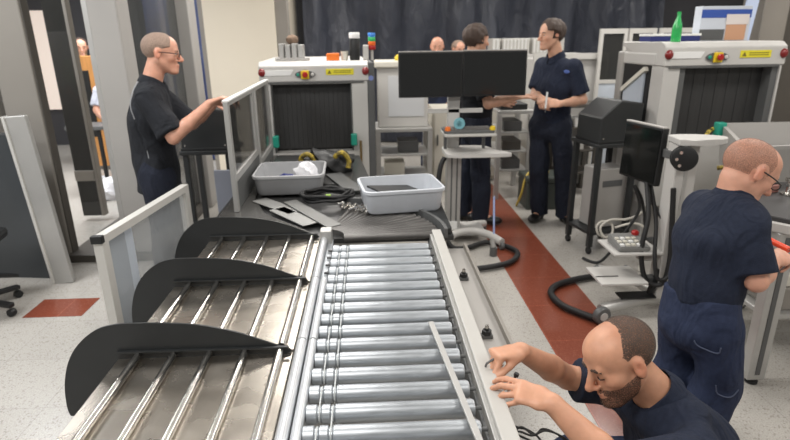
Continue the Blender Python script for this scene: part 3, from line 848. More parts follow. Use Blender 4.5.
# ------------------------------------------------------------------ X-ray scanners
def scanner(label, loc, rz, h, oz0, oz1, wd, ox, depth=1.3, cheek=.035, group='x-ray baggage scanners'):
    """local frame: x right, y into the machine, front at y = 0"""
    t = thing('x_ray_scanner', label, 'x-ray scanner', loc, rz, group, local=True)
    x0, x1 = -wd/2, wd/2
    body = box('body', t, (x0+.02, .16, .45), (x1-.02, depth, h-.03), GREYL, .02)
    bm = frame_bm(x0, x1, .40, h-.12, (ox[0]-x0, x1-ox[1], oz0-.40, h-.12-oz1), 0., .16)
    tag(obj('front_frame', bm, GREYL, t), 'light grey front frame around the opening')
    prism('hood', t, [(x0-.01, -.012, h-.165), (x0-.01, -.012, h-.035), (x0-.01, .03, h-.004), (x0-.01, .07, h), (x0-.01, depth, h), (x0-.01, depth, h-.03), (x0-.01, .165, h-.165)], (wd+.02, 0, 0), GREYL, .006)
    box('hood_seam', t, (x0+.03, -.016, h-.178), (x1-.03, .0, h-.166), GREYD, .002)
    # lead curtain: flat strips side by side
    bm = bmesh.new(); n = 17; wv = (ox[1]-ox[0])/n
    for k in range(n):
        xa = ox[0]+k*wv; yy = .10+.003*(k % 2)
        add_box(bm, (xa+wv/2, yy, (oz0+oz1)/2+.01), (wv*.992, .004, oz1-oz0-.02), 0, .001)
    obj('curtain', bm, CURT, t)
    box('tunnel_dark', t, (ox[0]-.005, .125, oz0), (ox[1]+.005, .155, oz1), BLACKM, 0)  # flat black slab standing for the dark inside of the tunnel
    box('inner_cheek', t, (ox[0], .01, oz0), (ox[0]+cheek, .10, oz1), GREYD, .004)
    box('inner_cheek', t, (ox[1]-cheek, .01, oz0), (ox[1], .10, oz1), GREYD, .004)
    box('base_cabinet', t, (x0+.05, .10, .10), (x1-.05, depth-.05, .45), GREY, .01)
    for x in (x0+.12, x1-.12):
        for y in (.2, depth-.15): lathe('caster', t, [(.0, 0), (.03, .004), (.045, .03), (.045, .07), (.02, .10)], (x, y, 0), BLACKM, 16)
    for x in (x0+.015, x1-.015):
        ball('warning_lamp', t, (x, -.012, h-.085), (.030, .026, .034), REDD)
    ep = cyl('stop_plate', t, (-.075, -.022, h-.105), (-.075, -.012, h-.105), .045, GREY, 20)
    prism('button_plate', ep, [(-.16+.0*0, -.024, h-.105)]+[(-.075+.085*math.cos(a)*1., -.024, h-.105+.032*math.sin(a)) for a in [PI-.35*k for k in range(1, 18)]], (0, .011, 0), GREYD, 0)
    sq = box('stop_backing', ep, (-.110, -.036, h-.142), (-.042, -.022, h-.072), YEL, .006)
    lathe('stop_button', sq, [(.013, .0), (.013, .014), (.023, .016), (.023, .026), (.018, .030)], (-.075, -.034, h-.105), RED, 20, axis=(0, -1, 0))
    lathe('start_button', ep, [(.012, 0), (.012, .008), (.008, .010)], (-.136, -.022, h-.105), TEAL, 16, axis=(0, -1, 0))
    lathe('key_switch', ep, [(.014, 0), (.014, .008), (.01, .010)], (-.012, -.022, h-.105), ALUL, 16, axis=(0, -1, 0))
    yl = box('warning_label', t, (.10, -.017, h-.112), (.335, -.010, h-.062), YELL, .001)
    for k in range(2): box('print_line', yl, (.165, -.0185, h-.082-.014*k), (.315, -.016, h-.077-.014*k), mat('label_print', (120, 108, 40), .6), 0)
    prism('warning_triangle', yl, [(.112, -.0185, h-.102), (.146, -.0185, h-.102), (.129, -.0185, h-.072)], (0, .002, 0), mat('label_print', (120, 108, 40), .6), 0)
    prism('name_plate', t, [(-.42, -.018, h-.112), (-.20, -.018, h-.112), (-.172, -.018, h-.066), (-.42, -.018, h-.066)], (0, .008, 0), WHITE, .001)
    return t
XL = scanner('grey x-ray scanner at the left end of the belt bend, warning light column on top', (-.462, 4.82, 0), math.radians(3.5), 1.475, .70, 1.29, .90, (-.375, .315), 1.3, .012)
side = box('side_panel', XL, (.452, .0, .40), (.512, .75, 1.46), GREYD, .008)
lathe('round_sticker', side, [(.022, 0), (.022, .002)], (.482, -.001, 1.33), mat('blue_sticker', (120, 135, 190), .5), 18, axis=(0, -1, 0))
for x in (-.36, .318):
    lt = box('belt_latch', XL, (x-.026, -.06, .76), (x+.026, .0, .86), TEAL, .008)
cyl('hinge_pin', XL, (.375, -.04, .56), (.375, -.04, .80), .011, BRASS, 12)
XR = scanner('grey x-ray scanner at right with a green bottle standing on it', (2.555, 3.96, 0), math.radians(3), 1.605, .86, 1.425, .90, (-.33, .435), .62, .05)
# black slab as the dark of an open service bay on the left flank
bay = box('bay_dark', XR, (-.455, .17, .78), (-.42, .60, 1.44), BLACKM, .004)
bm = frame_bm(-.8, .8, 0, 1, (.1, .1, .1, .1), 0, 1); bm.free()
box('bay_post', XR, (-.47, .56, .05), (-.42, .66, 1.53), GREY, .012)
box('bay_lintel', XR, (-.465, .10, 1.44), (-.43, .66, 1.53), GREYL, .012)
prism('bay_cover', XR, [(-.455, .22, .80), (-.455, .50, .80), (-.455, .50, 1.24), (-.455, .22, 1.40)], (-.02, 0, 0), FROST, .003)
dirbox('bay_cover_edge', XR, (-.47, .52, 1.235), (-.47, .20, 1.415), .04, .035, CREAM, .004)
# things standing on the scanners
tag(lathe('bottle', None, [(.0, 0), (.030, .0), (.034, .01), (.034, .09), (.030, .12), (.014, .165), (.012, .185), (.014, .187), (.014, .205), (.0, .206)], (2.22, 4.05, 1.603), GREEN, 24, loc=(2.22, 4.05, 1.603)), 'green plastic drink bottle standing on the right scanner', 'bottle')
cb = thing('printed_carton', 'blue and white printed carton with a card on its front, on the right scanner', 'carton', (2.81, 4.45, 1.603))
box('carton_body', cb, (2.59, 4.40, 1.605), (2.99, 4.50, 1.86), mat('carton_pale', (206, 212, 222), .5), .003)
box('blue_band', cb, (2.592, 4.396, 1.775), (2.988, 4.40, 1.835), mat('print_blue', (52, 86, 168), .5), 0)
box('grey_picture', cb, (2.592, 4.396, 1.61), (2.79, 4.40, 1.69), GREYD, 0)
box('tan_picture', cb, (2.80, 4.395, 1.61), (2.96, 4.40, 1.725), mat('tan_print', (206, 158, 126), .6), 0)
box('white_card', cb, (2.79, 4.392, 1.725), (2.972, 4.396, 1.80), mat('card', (226, 218, 214), .6), 0)
ct2 = thing('flat_carton', 'blue carton with white lid edge lying behind the green bottle', 'carton', (2.36, 4.40, 1.603))
box('carton_body', ct2, (2.17, 4.32, 1.605), (2.56, 4.5, 1.645), BLUED, .003)
box('carton_lid', ct2, (2.165, 4.315, 1.645), (2.565, 4.505, 1.662), WHITE, .003)
mu = thing('metal_unit', 'grey finned metal unit standing on top of the left scanner', 'metal unit', (-.66, 5.0, 1.475))
for k in range(4): box('fin', mu, (-.765+k*.055, 4.95, 1.476), (-.725+k*.055, 5.1, 1.62-.01*(k % 2)), ALU, .004)
box('unit_base', mu, (-.80, 4.94, 1.474), (-.52, 5.12, 1.50), GREY, .004)
tag(ball('cloth_bundle', None, (-.655, 5.03, 1.65), (.055, .05, .042), mat('brown_cloth', (120, 100, 84), .9, noise=.4, nscale=30), loc=(-.655, 5.03, 1.61)), 'small brown bundle lying on the grey finned unit', 'bundle')
tag(box('orange_block', None, (-.36, 4.93, 1.475), (-.25, 5.0, 1.535), ORANGE, .006, loc=(-.30, 4.96, 1.475)), 'small orange block on top of the left scanner', 'block')
tag(lathe('paper_cup', None, [(.0, 0), (.028, 0), (.034, .075), (.031, .075), (.027, .006), (0, .006)], (-.205, 4.98, 1.475), CREAM, 20, loc=(-.205, 4.98, 1.475)), 'cream paper cup between the orange block and the black flask', 'cup')
fl = thing('flask', 'black flask with a white cap on top of the left scanner', 'flask', (-.115, 4.98, 1.475))
lathe('flask_body', fl, [(0, 0), (.042, 0), (.045, .01), (.045, .17), (.04, .18)], (-.115, 4.98, 1.475), BLACKM, 24)
lathe('cap', fl, [(.04, .18), (.046, .182), (.046, .222), (.04, .23), (0, .23)], (-.115, 4.98, 1.475), WHITE, 24)
tag(box('metal_bracket', None, (-.045, 4.97, 1.475), (.005, 5.05, 1.60), ALUL, .006, loc=(-.02, 5.0, 1.475)), 'upright pale metal bracket beside the signal light column', 'bracket')
sl = thing('signal_light', 'signal light column with blue, green, orange and red lenses', 'signal light', (.035, 5.02, 1.475))
cyl('pole', sl, (.035, 5.02, 1.47), (.035, 5.02, 1.56), .012, ALUL)
for nm_, z_, m_ in (('red_lens', 1.56, RED), ('orange_lens', 1.595, mat('orange_lens', (240, 110, 40), .3)), ('green_lens', 1.63, mat('green_lens', (60, 190, 110), .3)), ('blue_lens', 1.665, mat('blue_lens', (70, 140, 225), .3))):
    lathe(nm_, sl, [(0, 0), (.03, 0), (.032, .004), (.032, .032), (.03, .035), (0, .035)], (.035, 5.02, z_), m_, 20)

# ------------------------------------------------------------------ tubs
def tub(label, c, rz, L_, W_, H_, m, name='plastic_tub'):
    t = thing(name, label, 'tub', c, rz, 'plastic security tubs', local=True)
    def rr(l, w, r, z, n=6):
        out = []
        for sx, sy, a0 in ((1, 1, 0), (-1, 1, 1), (-1, -1, 2), (1, -1, 3)):
            for k in range(n+1):
                a = (a0+k/n)*PI/2; out.append((sx*(l/2-r)+r*math.cos(a), sy*(w/2-r)+r*math.sin(a), z))
        return out
    bm = bmesh.new()
    loops = [rr(L_*.86, W_*.84, .04, 0), rr(L_*.90, W_*.88, .045, .012), rr(L_*.955, W_*.945, .05, H_-.02), rr(L_*1.0, W_*1.0, .055, H_-.018), rr(L_*1.0, W_, .055, H_-.003), rr(L_*.985, W_*.98, .05, H_), rr(L_*.94, W_*.925, .045, H_), rr(L_*.88, W_*.86, .04, .02), rr(L_*.82, W_*.80, .035, .012)]
    vs = [[bm.verts.new(p) for p in lp] for lp in loops]; n = len(vs[0])
    for a, b in zip(vs, vs[1:]):
        for k in range(n): bm.faces.new((a[k], a[(k+1) % n], b[(k+1) % n], b[k]))
    bm.faces.new(vs[0][::-1]); bm.faces.new(vs[-1])
    obj('tub_shell', bm, m, t, smooth=True)
    return t
tub('pale grey tub holding a dark panel, on the corner of the belt bend', (.165, 3.085, .722), math.radians(8), .47, .37, .135, TRAYB)
dp = dirbox('dark_sheet', None, (.02, 3.03, .83), (.27, 3.17, .79), .20, .012, BLACKM, .002, loc=(.15, 3.08, .79)); tag(dp, 'flat dark panel lying tilted inside the pale grey tub', 'panel')
tub('mid grey tub with a white cloth in it, on the belt by the side screen', (-.535, 3.60, .708), math.radians(2), .46, .44, .13, TRAYG)
def blob(name, c, r, m, seed, label, cat, n=3):
    bm = bmesh.new(); bmesh.ops.create_icosphere(bm, subdivisions=n, radius=1)
    rg = random.Random(seed); ph = [rg.uniform(0, 6) for _ in range(4)]
    for v in bm.verts:
        p = v.co; k = 1+.16*math.sin(4*p.x+ph[0])*math.sin(5*p.y+ph[1])+.1*math.sin(9*p.z+7*p.x+ph[2])
        v.co = V((p.x*r[0]*k, p.y*r[1]*k, max(p.z*k, -.45)*r[2]))+V(c)
    return tag(obj(name, bm, m, None, (c[0], c[1], c[2]-.45*r[2]), True), label, cat)
blob('crumpled_cloth', (-.43, 3.56, .79), (.085, .06, .095), CLOTHW, 4, 'crumpled white cloth lying in the mid grey tub', 'cloth')
blob('folded_cloth', (-.56, 3.58, .765), (.075, .05, .04), BLUED, 9, 'dark blue cloth lying beside the white cloth in the tub', 'cloth')
# harness bag behind the tub
hb = thing('harness_bag', 'black harness bag with yellow and black handles lying before the scanner opening', 'bag', (-.36, 4.12, .70))
bm = bmesh.new(); bmesh.ops.create_icosphere(bm, subdivisions=4, radius=1)
for v in bm.verts:
    p = v.co; k = 1+.14*math.sin(6*p.x+1)*math.sin(5*p.z)+.08*math.sin(11*p.x+8*p.z)
    v.co = V((p.x*.20*k-.33, p.y*.13*k+4.10, max(p.z, -.4)*.12*k+.745))
obj('bag_body', bm, BLACKM, hb, smooth=True)
YB = mat('yellow_black_web', (214, 186, 70), .6, rgb2=(40, 38, 30), nscale=28)
tube('strap', hb, [(-.50, 4.05, .74), (-.52, 4.02, .81), (-.47, 4.02, .845), (-.42, 4.03, .80), (-.41, 4.02, .75)], .018, YB, 10)
tube('strap', hb, [(-.28, 4.04, .76), (-.26, 4.0, .83), (-.21, 4.0, .855), (-.165, 4.01, .80), (-.17, 4.0, .74)], .018, YB, 10)
cc = thing('cable_coil', 'coiled black cable with a green tag on the belt bend', 'cable', (-.27, 3.27, .70))
pts = []
for k in range(150):
    a = k*2*PI/30; rr_ = .135+.012*math.sin(k*.37); pts.append((-.275+rr_*1.12*math.cos(a), 3.27+rr_*.85*math.sin(a), .726+.007*(k/30)+.006*math.sin(k*.9)))
tube('cable', cc, pts, .0095, RUBBER, 8, smooth=False)
box('cable_tag', cc, (-.275, 3.15, .762), (-.245, 3.175, .772), mat('green_tag', (150, 190, 50), .5), .002)
SCREWG = 'chrome screws beside the cable coil'
k = 0
for i in range(4):
    for j in range(3):
        x = -.185+.042*i+.012*j; y = 3.11-.045*j-.028*i+.008*((i*7+j*3) % 3); a = .7+.3*((i+j) % 3)
        d = V((math.cos(a), math.sin(a), 0))*.021
        bm = bmesh.new(); c_ = V((x, y, .729)); add_tube(bm, [c_-d, c_+d*.4, c_+d*.45, c_+d], [.007, .007, .012, .012], 8)
        tag(obj('screw', bm, CHROME, None, (x, y, .716), True), 'chrome screw lying in the cluster beside the black cable coil', 'screw', SCREWG)

# ------------------------------------------------------------------ screens held and standing at left
ss = thing('side_screen', 'silver framed side screen held upright by the grey haired man', 'screen panel', (-.82, 3.8, .70))
def yframe(name, parent, a, b, z0, z1, wb, th, m):
    """ring frame in a vertical plane through plan points a and b"""
    a, b = V((*a, 0)), V((*b, 0)); L_ = (b-a).length
    bm = frame_bm(0, L_, z0, z1, wb, -th/2, th/2)
    ang = math.atan2(b.y-a.y, b.x-a.x)
    bmesh.ops.transform(bm, matrix=Matrix.Translation(a) @ Matrix.Rotation(ang, 4, 'Z'), verts=bm.verts)
    return obj(name, bm, m, parent)
def ypane(name, parent, a, b, z0, z1, th, m, loc=None):
    a, b = V((*a, 0)), V((*b, 0)); L_ = (b-a).length; ang = math.atan2(b.y-a.y, b.x-a.x)
    bm = bmesh.new(); add_box(bm, (L_/2, 0, (z0+z1)/2), (L_, th, z1-z0), 0, .001)
    bmesh.ops.transform(bm, matrix=Matrix.Translation(a) @ Matrix.Rotation(ang, 4, 'Z'), verts=bm.verts)
    return obj(name, bm, m, parent, loc)
A0, A1, A2, A3 = (-.785, 3.06), (-.812, 3.92), (-.817, 3.98), (-.845, 4.68)
f1 = yframe('frame', ss, A0, A1, .88, 1.335, (.045, .085, .04, .022), .026, ALU)
ypane('pane', f1, (-.787, 3.10), (-.809, 3.82), .92, 1.31, .006, GLASSD)
f2 = yframe('frame', ss, A2, A3, .78, 1.335, (.03, .09, .04, .022), .026, ALU)
ypane('pane', f2, (-.818, 4.02), (-.842, 4.6), .81, 1.31, .006, GLASSD)
ypane('post', ss, A0, (-.787, 3.105), .708, .885, .026, ALU)
ypane('gap_fill', ss, (-.788, 3.11), (-.812, 3.92), .708, .88, .018, GREYD)  # dark fillers added to stand for the dark gap under the frames
ypane('gap_fill', ss, (-.812, 3.925), (-.845, 4.68), .708, .78, .018, GREYD)
ypane('top_strip', ss, (-.785, 3.06), (-.845, 4.68), 1.335, 1.345, .034, WHITE)
br = thing('glass_barrier', 'low barrier of white framed clear panels standing left of the bag tables', 'barrier', (-1.09, 2.57, 0))
B0, B1 = (-1.128, 2.148), (-1.036, 2.99)
yframe('frame', br, B0, B1, .05, .90, (.045, .045, .05, .035), .04, ALUL)
ypane('pane', br, (-1.124, 2.185), (-1.04, 2.95), .09, .87, .008, GLASSC)
ypane('backing_sheet', br, (-1.120, 2.215), (-1.097, 2.40), .10, .865, .003, FROST)
box('corner_cap', br, (-1.15, 2.136, .872), (-1.104, 2.165, .905), BLACKM, .003)
for p in (B0, B1): box('foot', br, (p[0]-.10, p[1]-.02, 0), (p[0]+.10, p[1]+.03, .05), ALU, .006)

# ------------------------------------------------------------------ body scanner booth
bs = thing('body_scanner', 'tall grey walk-through body scanner booth behind the man in black', 'body scanner', (-2.15, 4.8, 0))
box('platform', bs, (-2.42, 4.10, 0), (-1.70, 5.75, .06), TAUPED, .006)
box('post', bs, (-2.66, 4.16, 0), (-2.40, 4.27, 2.7), TAUPE, .012)
box('post_side', bs, (-2.40, 4.17, .06), (-2.39, 4.26, 2.7), TAUPED, .004)
box('post', bs, (-1.945, 4.15, 0), (-1.735, 4.36, 2.7), GREY, .012)
box('post_side', bs, (-1.985, 4.17, .06), (-1.945, 4.34, 2.7), ALU, .004)
box('post', bs, (-1.86, 5.52, 0), (-1.66, 5.75, 2.7), GREY, .012)
b_ = box('glass_panel', bs, (-2.80, 5.18, .05), (-2.62, 5.24, 2.7), glass('booth_glass', (44, 44, 42), .93), .004)
box('panel_edge', b_, (-2.62, 5.17, .05), (-2.59, 5.25, 2.7), TAUPE, .004)
box('cross_band', b_, (-2.80, 5.165, .40), (-2.62, 5.18, .50), TAUPE, .003)
ypane('side_glass', bs, (-1.75, 4.36), (-1.78, 5.52), .06, 2.7, .012, GLASSM)
box('scan_mast', bs, (-2.02, 4.95, .06), (-1.90, 5.07, 2.7), mat('scanner_mast', (120, 116, 108), .4, .3), .008)
box('top_ring', bs, (-2.66, 4.14, 2.7), (-1.66, 5.75, 2.85), TAUPE, .02)
box('yellow_mark', bs, (-2.20, 4.40, .06), (-2.08, 4.44, .062), YEL, 0)
# leaning panels and office chair at the left edge
lp = thing('metal_board', 'long light grey metal panel leaning upright against the dark panel', 'panel', (-2.25, 3.72, 0))
R_ = Matrix.Rotation(math.radians(-4), 4, 'Y')
bm = bmesh.new(); add_box(bm, (-2.285, 3.73, .60), (.145, .04, 1.20), 0, .004, R_); obj('panel_face', bm, ALU, lp)
bm = bmesh.new(); add_box(bm, (-2.35, 3.725, .60), (.02, .055, 1.20), 0, .003, R_); obj('panel_edge', bm, ALUL, lp)
dk = thing('dark_board', 'large dark glossy panel standing at the left edge behind the chair', 'panel', (-2.65, 3.85, 0))
bm = bmesh.new(); add_prism(bm, [(-2.95, 3.88, 0), (-2.31, 3.80, 0), (-2.37, 3.80, 1.0), (-2.45, 3.82, 1.06), (-2.95, 3.88, 1.06)], (0, .12, 0)); obj('panel_face', bm, mat('slate_panel', (60, 64, 68), .3, 0, noise=.12, nscale=3), dk)
box('panel_foot', dk, (-2.9, 3.84, 0), (-2.4, 4.04, .03), BLACKM, .003)
gp = box('grey_cabinet', None, (-3.2, 4.1, 0), (-2.72, 4.5, 1.75), GREY, .01, loc=(-2.96, 4.3, 0)); tag(gp, 'tall pale grey cabinet at the far left edge', 'cabinet')
ch = thing('office_chair', 'black office chair on casters at the left edge', 'chair', (-2.56, 3.28, 0))
cyl('gas_column', ch, (-2.56, 3.28, .08), (-2.56, 3.28, .44), .025, BLACKM, 16)
for k in range(5):
    a = math.radians(-12+72*k); d = V((math.cos(a), math.sin(a), 0)); c0 = V((-2.56, 3.28, .10))
    lg = dirbox('base_arm', ch, c0, c0+d*.27-V((0, 0, .025)), .045, .028, BLACKM, .006)
    p = c0+d*.255; q = d.cross(V((0, 0, 1)))
    lathe('caster', lg, [(0, -.018), (.024, -.018), (.026, -.01), (.026, .01), (.024, .018), (0, .018)], (p.x, p.y, .026), BLACKM, 14, axis=q)
blobm = bmesh.new(); add_box(blobm, (-2.6, 3.28, .47), (.46, .46, .07), .2, .03); obj('seat', blobm, BLACKM, ch)
blobm = bmesh.new(); add_box(blobm, (-2.83, 3.23, .80), (.06, .42, .50), .2, .025); obj('backrest', blobm, BLACKM, ch)
dirbox('back_bar', ch, (-2.60, 3.28, .44), (-2.82, 3.23, .60), .05, .02, BLACKM)

# ------------------------------------------------------------------ far left, seen through the booth
tag(box('window_1', None, (-5.75, 9.34, .6), (-4.95, 9.40, 2.12), emis('glowing_blind', (214, 200, 190), .55), .004), kind='structure')  # blind glows by itself to look lit; the lamps leave it dim
wc = thing('wooden_partition', 'orange wooden partition seen through the scanner booth', 'partition', (-3.4, 7.5, 0))
WOOD = mat('orange_wood', (206, 146, 84), .5, 0, noise=.12, nscale=6, stretch=(6, 1, 1))
box('partition_panel', wc, (-3.80, 7.45, .05), (-3.0, 7.55, 1.48), WOOD, .006)
box('partition_edge', wc, (-3.69, 7.43, .45), (-3.60, 7.45, 1.30), BLACKM, .003)
tb = thing('small_table', 'dark legged table standing before the wooden partition', 'table', (-3.05, 6.55, 0))
box('table_top', tb, (-3.45, 6.35, .70), (-2.75, 6.75, .74), GREYD, .004)
for x in (-3.40, -3.1, -2.80):
    for y in (6.40, 6.70): box('leg', tb, (x-.018, y-.018, 0), (x+.018, y+.018, .70), BLACKM, .002)
for i, (x, y, s_) in enumerate(((-2.90, 6.02, .16), (-2.50, 6.1, .15), (-3.25, 6.55, .095))):
    blob('plastic_sack', (x, y, .45*s_*.9), (s_*1.3, s_, s_*.9), CLOTHW, 20+i, ['white sack on the floor beyond the booth, nearest of three', 'white sack on the floor beyond the booth, rightmost of three', 'white sack under the dark legged table'][i], 'sack')

# ------------------------------------------------------------------ carts with black boxes
def cart(label, loc, rz, blabel, loc_only=False):
    t = thing('equipment_cart', label, 'cart', loc, rz, 'black equipment carts', local=True)
    box('cart_top', t, (-.015, -.015, .855), (.37, .36, .885), BLACK, .005)
    box('lower_shelf', t, (0, 0, .16), (.35, .34, .185), BLACK, .005)
    for x in (.02, .33):
        for y in (.02, .32):
            lg = box('leg', t, (x-.02, y-.02, .06), (x+.02, y+.02, .855), BLACK, .004)
            lathe('caster', lg, [(0, -.012), (.026, -.012), (.03, -.006), (.03, .006), (.026, .012), (0, .012)], (x, y, .03), RUBBER, 14, axis=(1, 0, 0))
    b = thing('black_console_box', blabel, 'equipment box', V(loc)+Matrix.Rotation(rz, 3, 'Z') @ V((0, 0, .885)), rz, 'black boxes with sloping tops', local=True)
    prism('box_body', b, [(0, 0, 0), (.35, 0, 0), (.35, 0, .29), (.15, 0, .315), (0, 0, .195)], (0, .31, 0), BLACK, .008)
    box('box_lip', b, (-.004, -.004, 0), (.354, .314, .02), BLACKM, .003)
    for y in (.0,): 
        for x in (.03, .32): lathe('screw_head', b, [(.006, 0), (.006, .003)], (x, -.001, .04), CHROME, 8, axis=(0, -1, 0))
    return t
cart('black equipment cart beside the right scanner', (1.70, 3.955, 0), math.radians(12), 'black box with sloping top on the cart by the right scanner')
cart('black equipment cart behind the silver framed side screen', (-1.385, 4.03, 0), 0., 'black box with sloping top on the cart behind the side screen')
ub = thing('grey_unit', 'light grey computer unit standing on the lower shelf of the cart by the right scanner', 'computer unit', (1.88, 4.16, .185))
M14 = Matrix.Rotation(math.radians(14), 4, 'Z')
bm = bmesh.new(); add_box(bm, (1.868, 4.175, .43), (.26, .20, .48), math.radians(14), .008); obj('unit_case', bm, GREY, ub)
bm = bmesh.new(); add_box(bm, (1.892, 4.078, .55), (.18, .006, .05), math.radians(14), .001); obj('unit_grille', bm, GREYD, ub)
fp = box('pale_board', None, (-1.14, 3.92, 0), (-.96, 3.94, .76), mat('pale_board_face', (150, 155, 168), .4), .003, loc=(-1.05, 3.93, 0)); tag(fp, 'pale blue board standing at the foot of the cart behind the side screen', 'board')

# ------------------------------------------------------------------ operator stand with two monitors
st_ = thing('operator_stand', 'grey operator stand with keyboard shelf carrying two monitors', 'stand', (.81, 4.42, 0))
co = box('column', st_, (.625, 4.38, .09), (.745, 4.48, .745), ALU, .006)
for x in (.665, .71): box('column_groove', co, (x-.006, 4.374, .16), (x+.006, 4.382, .735), GREYD, .001)
box('column_shoe', st_, (.64, 4.36, .09), (.72, 4.385, .17), WHITE, .006)
prism('top_plate', st_, smooth_path([(.60, 4.28, .745), (.63, 4.24, .745), (.85, 4.235, .745), (1.09, 4.24, .745), (1.12, 4.27, .745), (1.02, 4.42, .745), (.95, 4.60, .745), (.64, 4.60, .745), (.60, 4.50, .745)], 3), (0, 0, .03), GREYL, .004)
for x in (.62, .94): box('shelf_post', st_, (x-.012, 4.46, .775), (x+.012, 4.49, .915), GREYD, .002)
box('keyboard_shelf', st_, (.58, 4.22, .915), (.99, 4.50, .935), ALUL, .004)
box('mast', st_, (.64, 4.50, .775), (.74, 4.55, 1.40), GREYL, .006)
box('cross_bar', st_, (.48, 4.50, 1.065), (.93, 4.53, 1.10), GREYL, .004)
box('monitor_bar', st_, (.40, 4.47, 1.36), (1.08, 4.50, 1.42), GREYD, .004)
pts = [(.60, 4.16, .065), (.68, 4.28, .085), (.82, 4.33, .095), (.96, 4.27, .085), (1.05, 4.12, .065)]
tube('base_arm', st_, pts, .032, GREYL, 12)
tube('base_arm', st_, [(.60, 4.62, .065), (.70, 4.54, .085), (.81, 4.48, .095), (.92, 4.53, .085), (1.0, 4.60, .065)], .032, GREYL, 12)
box('base_hub', st_, (.68, 4.30, .06), (.95, 4.52, .11), ALU, .012)
for x, y in ((.60, 4.16), (1.05, 4.12), (.60, 4.62), (1.0, 4.60)):
    lathe('caster', st_, [(0, -.015), (.03, -.015), (.034, -.008), (.034, .008), (.03, .015), (0, .015)], (x, y, .034), GREYD, 14, axis=(1, .2, 0))
kb = thing('keyboard', 'dark flat keyboard on the shelf under the two monitors', 'keyboard', (.81, 4.36, .935))
box('keyboard_base', kb, (.585, 4.25, .936), (.98, 4.47, .958), GREYD, .004)
bm = bmesh.new()
for r in range(4):
    for c in range(12): add_box(bm, (.62+c*.030, 4.285+r*.045, .961), (.024, .036, .010), 0, 0)
tag(obj('keys', bm, mat('key_grey', (110, 108, 106), .5), kb), kind='stuff')
tp = thing('tape_roll', 'teal roll of tape standing on the keyboard shelf', 'tape', (.695, 4.32, .958))
lathe('tape_ring', tp, [(.022, -.018), (.042, -.018), (.045, -.015), (.045, .015), (.042, .018), (.022, .018), (.022, -.018)], (.71, 4.33, 1.004), mat('pale_teal', (120, 176, 186), .45), 28, axis=(.15, 1, 0))
for (x, c_, l_) in ((.61, ORANGE, 'small orange cap on the left end of the keyboard shelf'), (.965, YEL, 'small yellow cap on the right end of the keyboard shelf')):
    tag(lathe('plastic_plug', None, [(0, 0), (.022, 0), (.024, .01), (.018, .03), (0, .034)], (x, 4.27, .9585), c_, 16, loc=(x, 4.27, .9585)), l_, 'cap')
def monitor(label, c, w_, h_, rz, tilt, arm=None, group='flat monitors'):
    t = thing('monitor', label, 'monitor', c, rz, group, local=True)
    R = Matrix.Rotation(tilt, 4, 'X')
    def part(nm, cc_, ss_, m, bev, par):
        bm = bmesh.new(); add_box(bm, R @ V(cc_), ss_, 0, bev, R); return obj(nm, bm, m, par)
    cs = part('casing', (0, .02, h_/2), (w_, .04, h_), BLACKM, .006, t)
    part('screen', (0, -.002, h_/2), (w_-.024, .006, h_-.028), SCREEN, .001, cs)
    part('top_edge', (0, .015, h_+.003), (w_, .035, .010), GREY, .003, cs)
    part('rear_hump', (0, .055, h_*.5), (w_*.5, .04, h_*.5), BLACKM, .012, cs)
    return t
monitor('left of the two wide monitors on the grey operator stand', (.487, 4.39, 1.205), .505, .345, math.radians(1.5), math.radians(-3))
monitor('right of the two wide monitors, in front of the man in a black T-shirt', (.995, 4.40, 1.208), .505, .345, math.radians(-1), math.radians(-3))
tag(tube('hose', None, [(.60, 4.34, .73), (.565, 4.32, .66), (.545, 4.30, .50), (.56, 4.26, .28), (.62, 4.12, .06), (.74, 4.10, .03), (.95, 4.22, .03), (1.10, 4.10, .03), (1.14, 3.96, .03), (1.05, 3.80, .03), (.90, 3.72, .03), (.72, 3.68, .03), (.55, 3.70, .03)], .021, RUBBER, 10, loc=(.9, 3.9, 0)), 'black hose looping over the floor from the operator stand', 'hose')
sp_ = thing('floor_plug', 'grey plug standing at the bend of the hose by the operator stand', 'plug', (.95, 4.0, 0))
cyl('plug_body', sp_, (.955, 4.0, .0), (.955, 4.0, .07), .03, GREYD, 16); cyl('plug_neck', sp_, (.955, 4.0, .07), (.945, 4.02, .13), .02, ALU, 14)
tag(cyl('plastic_rod', None, (1.005, 4.20, .0), (.995, 4.235, .42), .008, mat('pale_blue_plastic', (170, 190, 235), .3), 10, loc=(1.0, 4.2, .0)), 'thin pale blue rod propped beside the operator stand', 'rod')

# ------------------------------------------------------------------ racks, cabinets and panels behind
def rack(label, lo, hi, top, shelves, m, name='workbench_rack', group='grey racks behind the men'):
    t = thing(name, label, 'rack', ((lo[0]+hi[0])/2, (lo[1]+hi[1])/2, 0), 0, group)
    box('rack_top', t, (lo[0], lo[1], top-.035), (hi[0], hi[1], top), m, .004)
    for z in shelves: box('shelf', t, (lo[0]+.03, lo[1]+.02, z-.02), (hi[0]-.03, hi[1]-.02, z), m, .003)
    for x in (lo[0]+.025, hi[0]-.025):
        for y in (lo[1]+.025, hi[1]-.025): box('leg', t, (x-.025, y-.025, 0), (x+.025, y+.025, top-.035), m, .004)
    return t
rack('grey bench rack with shelves right of the left scanner', (.06, 5.75), (.66, 6.3), .745, (.47, .22), ALU)
c1 = thing('equipment_housing', 'cream topped equipment housing standing on the bench rack', 'equipment housing', (.36, 6.05, .745))
box('housing_body', c1, (.09, 5.85, .746), (.62, 6.25, 1.36), GREYL, .01); box('housing_lid', c1, (.06, 5.82, 1.36), (.64, 6.28, 1.43), CREAM, .015)
box('front_panel', c1, (.20, 5.845, .86), (.58, 5.85, 1.28), mat('pale_panel', (204, 206, 208), .4), .002)
